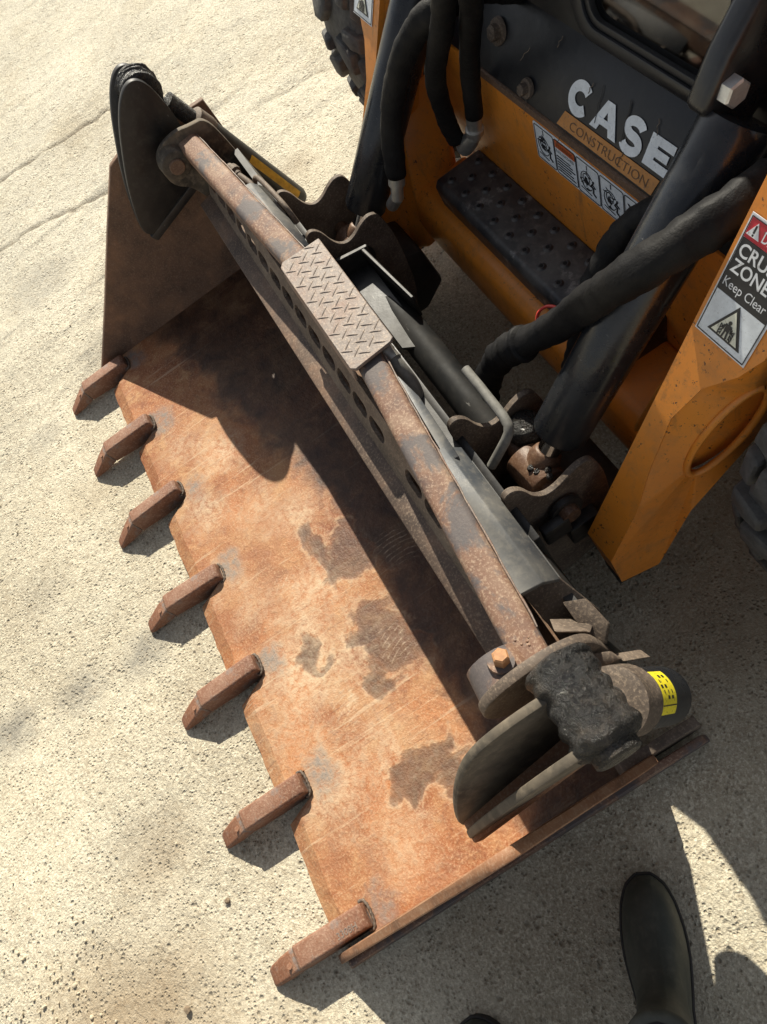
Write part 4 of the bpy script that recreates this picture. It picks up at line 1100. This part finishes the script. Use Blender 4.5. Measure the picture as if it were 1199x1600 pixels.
# --- wheels
def wheel_mesh():
    R, Wd = .42, .255
    prof = [(-.5, .25), (-.5, .33), (-.47, .375), (-.40, .398), (-.2, .404), (0, .405), (.2, .404), (.40, .398), (.47, .375), (.5, .33), (.5, .25)]
    V = []; F = []; seg = 64
    for x, r in prof:
        for k in range(seg):
            a = 2 * math.pi * k / seg; V.append((x * Wd, r * math.cos(a), r * math.sin(a)))
    n = len(prof)
    for i in range(n - 1):
        for k in range(seg): F.append((i * seg + k, i * seg + (k + 1) % seg, (i + 1) * seg + (k + 1) % seg, (i + 1) * seg + k))
    return V, F
def block(sx, pts, h):
    """tread block on the crown: pts in (x, arc) metres, at angle 0 = +z"""
    def pos(x, s, r):
        rr = r - max(0, abs(x) - .085) ** 1.4 * 1.3
        a = s / .405; return (x, rr * math.sin(a), rr * math.cos(a))
    base = [pos(x * sx, s, .396) for x, s in pts]; c = (sum(p[0] for p in pts) / len(pts), sum(p[1] for p in pts) / len(pts))
    top = [pos((c[0] + (x - c[0]) * .88) * sx, c[1] + (s - c[1]) * .86, .396 + h) for x, s in pts]
    return extrude(base, top)
WH = []
def make_wheels():
    NB = 19; st = 2 * math.pi * .405 / NB
    tyre_me = None
    a_pts = [(.010, .018), (.052, -.020), (.092, -.020), (.092, .030), (.045, .045), (.010, .050)]
    b_pts = [(.096, -.030), (.128, -.040), (.130, .020), (.097, .024)]
    c_pts = [(.052, .052), (.090, .040), (.127, .036), (.127, .072), (.056, .078)]
    protos = {}
    for (u, v) in ((1.640, 1.505), (.140, 1.578), (1.640, 2.66), (.140, 2.66)):
        w = bpy.data.objects.new('wheel', None); COL.objects.link(w); w.parent = L; w.location = Vector((u, v, .418)) - Vector(L.location)
        def put(nm, geo, mat, key, ang=0.0, smooth=None):
            if key not in protos:
                o = obj(nm, geo, mat, None, smooth=smooth, bevel=(.004 if nm == 'tread_block' else 0), seg=1); protos[key] = o.data; COL.objects.unlink(o); bpy.data.objects.remove(o)
            o = bpy.data.objects.new(nm, protos[key]); COL.objects.link(o); o.parent = w; o.rotation_euler = (ang, 0, 0); return o
        put('tyre', wheel_mesh(), 'rubber', 'tyre', smooth=60)
        put('rim', J(lathe((-.10, 0, 0), (.10, 0, 0), [(0, .255), (.1, .235), (.5, .20), (.9, .235), (1, .255)], 40), lathe((-.02, 0, 0), (.11, 0, 0), [(0, .09), (1, .08)], 24)), 'rim', 'rim', smooth=40)
        front = v < 2
        for sd in (-1, 1):
            for k in range(NB):
                if not front: continue
                ang = 2 * math.pi * (k + (.5 if sd > 0 else 0)) / NB
                # only the half of the tread that can face the bucket side
                put('tread_block', block(sd, a_pts, .026), 'rubber', ('a', sd), ang)
                put('tread_block', block(sd, b_pts, .020), 'rubber', ('b', sd), ang)
                put('tread_block', block(sd, c_pts, .024), 'rubber', ('c', sd), ang)
make_wheels()

# ================================================================== BOOTS
def boot_geo():
    Ln = .305
    base = [(0, .012), (.012, .030), (.035, .043), (.07, .051), (.11, .0535), (.15, .048), (.19, .041), (.23, .040), (.265, .039), (.29, .030), (.305, .014)]
    def outline(t0, t1, k):
        out = []
        n = 22
        for i in range(n):
            x = i / (n - 1); x = .5 - .5 * math.cos(math.pi * x)
            t = t0 + (t1 - t0) * x
            hw = np.interp(x * Ln, [b[0] for b in base], [b[1] for b in base]) * k
            out.append((t, hw))
        return [(t, -w) for t, w in out] + [(t, w) for t, w in reversed(out)]
    lv = [(.018, 0.0, .305, 1.0), (.035, .0, .305, 1.0), (.052, .006, .303, .97), (.066, .018, .301, .91), (.078, .035, .299, .83), (.088, .060, .297, .76), (.105, .100, .295, .74), (.13, .135, .292, .78), (.16, .150, .290, .84), (.19, .152, .292, .90), (.22, .150, .296, .94), (.26, .148, .298, .98), (.295, .146, .300, 1.02), (.297, .154, .292, .9)]
    V = []; F = []; n = 44
    for z, a, b, k in lv: V += [(t, y, z) for t, y in outline(a, b, k)]
    for i in range(len(lv) - 1):
        for k in range(n): F.append((i * n + k, i * n + (k + 1) % n, (i + 1) * n + (k + 1) % n, (i + 1) * n + k))
    F += [tuple(range(n - 1, -1, -1)), tuple(range((len(lv) - 1) * n, len(lv) * n))]
    so = [(t - .003 if t < .1 else t + .002, y * 1.05) for t, y in outline(0, .305, 1.0)]
    sole = extrude([(t, y, 0.0) for t, y in so], [(t, y, .024) for t, y in so])
    return (V, F), sole
up_, so_ = boot_geo()
def boot(loc, rz, label):
    b = thing('rubber_boot', label, 'boot', loc, 'boots of the person taking the picture')
    b.rotation_euler = (0, 0, rz); b.scale = (1, .9, 1)
    a = obj('boot_upper', up_, 'boot', None, smooth=180); a.parent = b
    s = obj('boot_sole', so_, 'bootsole', None, bevel=.003); s.parent = b
    for z_, k_, t0, t1 in ((.0275, 1.035, -.002, .307),):
        n_ = len(up_[0]) // 14; lp = [Vector(p) for p in up_[0][:n_]]; lp = [Vector((t0 + p.x * (t1 - t0) / .305, p.y * k_, z_)) for p in lp]
        w_ = obj('boot_welt', tube(lp + [lp[0]], .0032, 6, cap=False), 'bootsole', None, smooth=180); w_.parent = b
    op_ = obj('boot_top_shade', lathe((.222 / 1.5, 0, .2965), (.222 / 1.5, 0, .2985), [(0, .044), (1, .044)], 24), 'hole', None); op_.parent = b; op_.scale = (1.5, 1, 1)  # top is closed; black disc paints the shade of a hollow shaft
    tc_ = [Vector((.062 + .030 * abs(math.sin(a_ * math.pi)) , -.047 + .094 * a_, .030 + .052 * math.sin(a_ * math.pi))) for a_ in [i_ / 16 for i_ in range(17)]]
    c_ = obj('toe_cap_seam', tube(tc_, .0022, 6), 'bootsole', None, smooth=180); c_.parent = b
    return b
boot((1.838, .694, 0), math.atan2(-.095, .19), 'dark olive rubber boot pointing at the bucket end plate, beside the sunlit wedge')
boot((1.882, .318, 0), math.atan2(.02, .2), 'dark rubber boot with only its toe showing, nearer the bucket teeth')

# ================================================================== loose bits on the yard
def pebbles():
    gs = []
    rg = random.Random(4)
    for _ in range(170):
        q = rg.random()
        if q < .72: x, y = 1.50 + rg.gauss(0, .10), -.46 + rg.gauss(0, .10)
        elif q < .85: x, y = 1.43 + rg.gauss(0, .05), -.37 + rg.gauss(0, .05)
        else: x, y = rg.uniform(-1.2, 1.9), rg.uniform(-.6, .10)
        r = rg.uniform(.0012, .0036) * (1.6 if rg.random() < .06 else 1)
        k = 6; ph = rg.random() * 6; sq = rg.uniform(.6, 1); ca, sa = math.cos(ph), math.sin(ph)
        def ringp(rr, z): return [(x + rr * (math.cos(2 * math.pi * i / k) * ca - sq * math.sin(2 * math.pi * i / k) * sa) * rg.uniform(.85, 1.1), y + rr * (math.cos(2 * math.pi * i / k) * sa + sq * math.sin(2 * math.pi * i / k) * ca) * rg.uniform(.85, 1.1), z) for i in range(k)]
        V = ringp(r, -.004) + ringp(r * 1.05, r * .12) + ringp(r * .6, r * .5)
        F = [tuple(range(2 * k, 3 * k))]
        for s_ in (0, 1):
            for i in range(k): F.append((s_ * k + i, s_ * k + (i + 1) % k, (s_ + 1) * k + (i + 1) % k, (s_ + 1) * k + i))
        gs.append((V, F))
    o = obj('loose_gravel', J(*gs), 'pebble', None, smooth=50)
    o['kind'] = 'stuff'; o['label'] = 'loose pale grit scattered over the concrete yard'; o['category'] = 'gravel'
pebbles()

def clod(name, loc, r, label, seed):
    rg = random.Random(seed); bm = bmesh.new(); bmesh.ops.create_icosphere(bm, subdivisions=2, radius=r)
    for v in bm.verts:
        v.co *= rg.uniform(.78, 1.15); v.co.z *= .62
    me = bpy.data.meshes.new(name); bm.to_mesh(me); bm.free(); me.materials.append(MAT['clod'])
    o = bpy.data.objects.new(name, me); COL.objects.link(o); o.location = (loc[0], loc[1], r * .42)
    o['label'] = label; o['category'] = 'stone'
MAT['clod'] = m_rust('dirt_clod', ((.12, .085, .055), (.20, .15, .10), (.27, .21, .15)), .2, .95)
clod('dirt_clod', (-.262, .93), .011, 'brown dirt clod on sunlit concrete between far bucket end and loader', 1)
clod('small_stone', (1.50, -.03), .006, 'small dark stone on the concrete left of the nearest tooth', 2)
clod('small_stone', (1.63, -.18), .007, 'small brown stone at the bottom edge of the picture', 3)
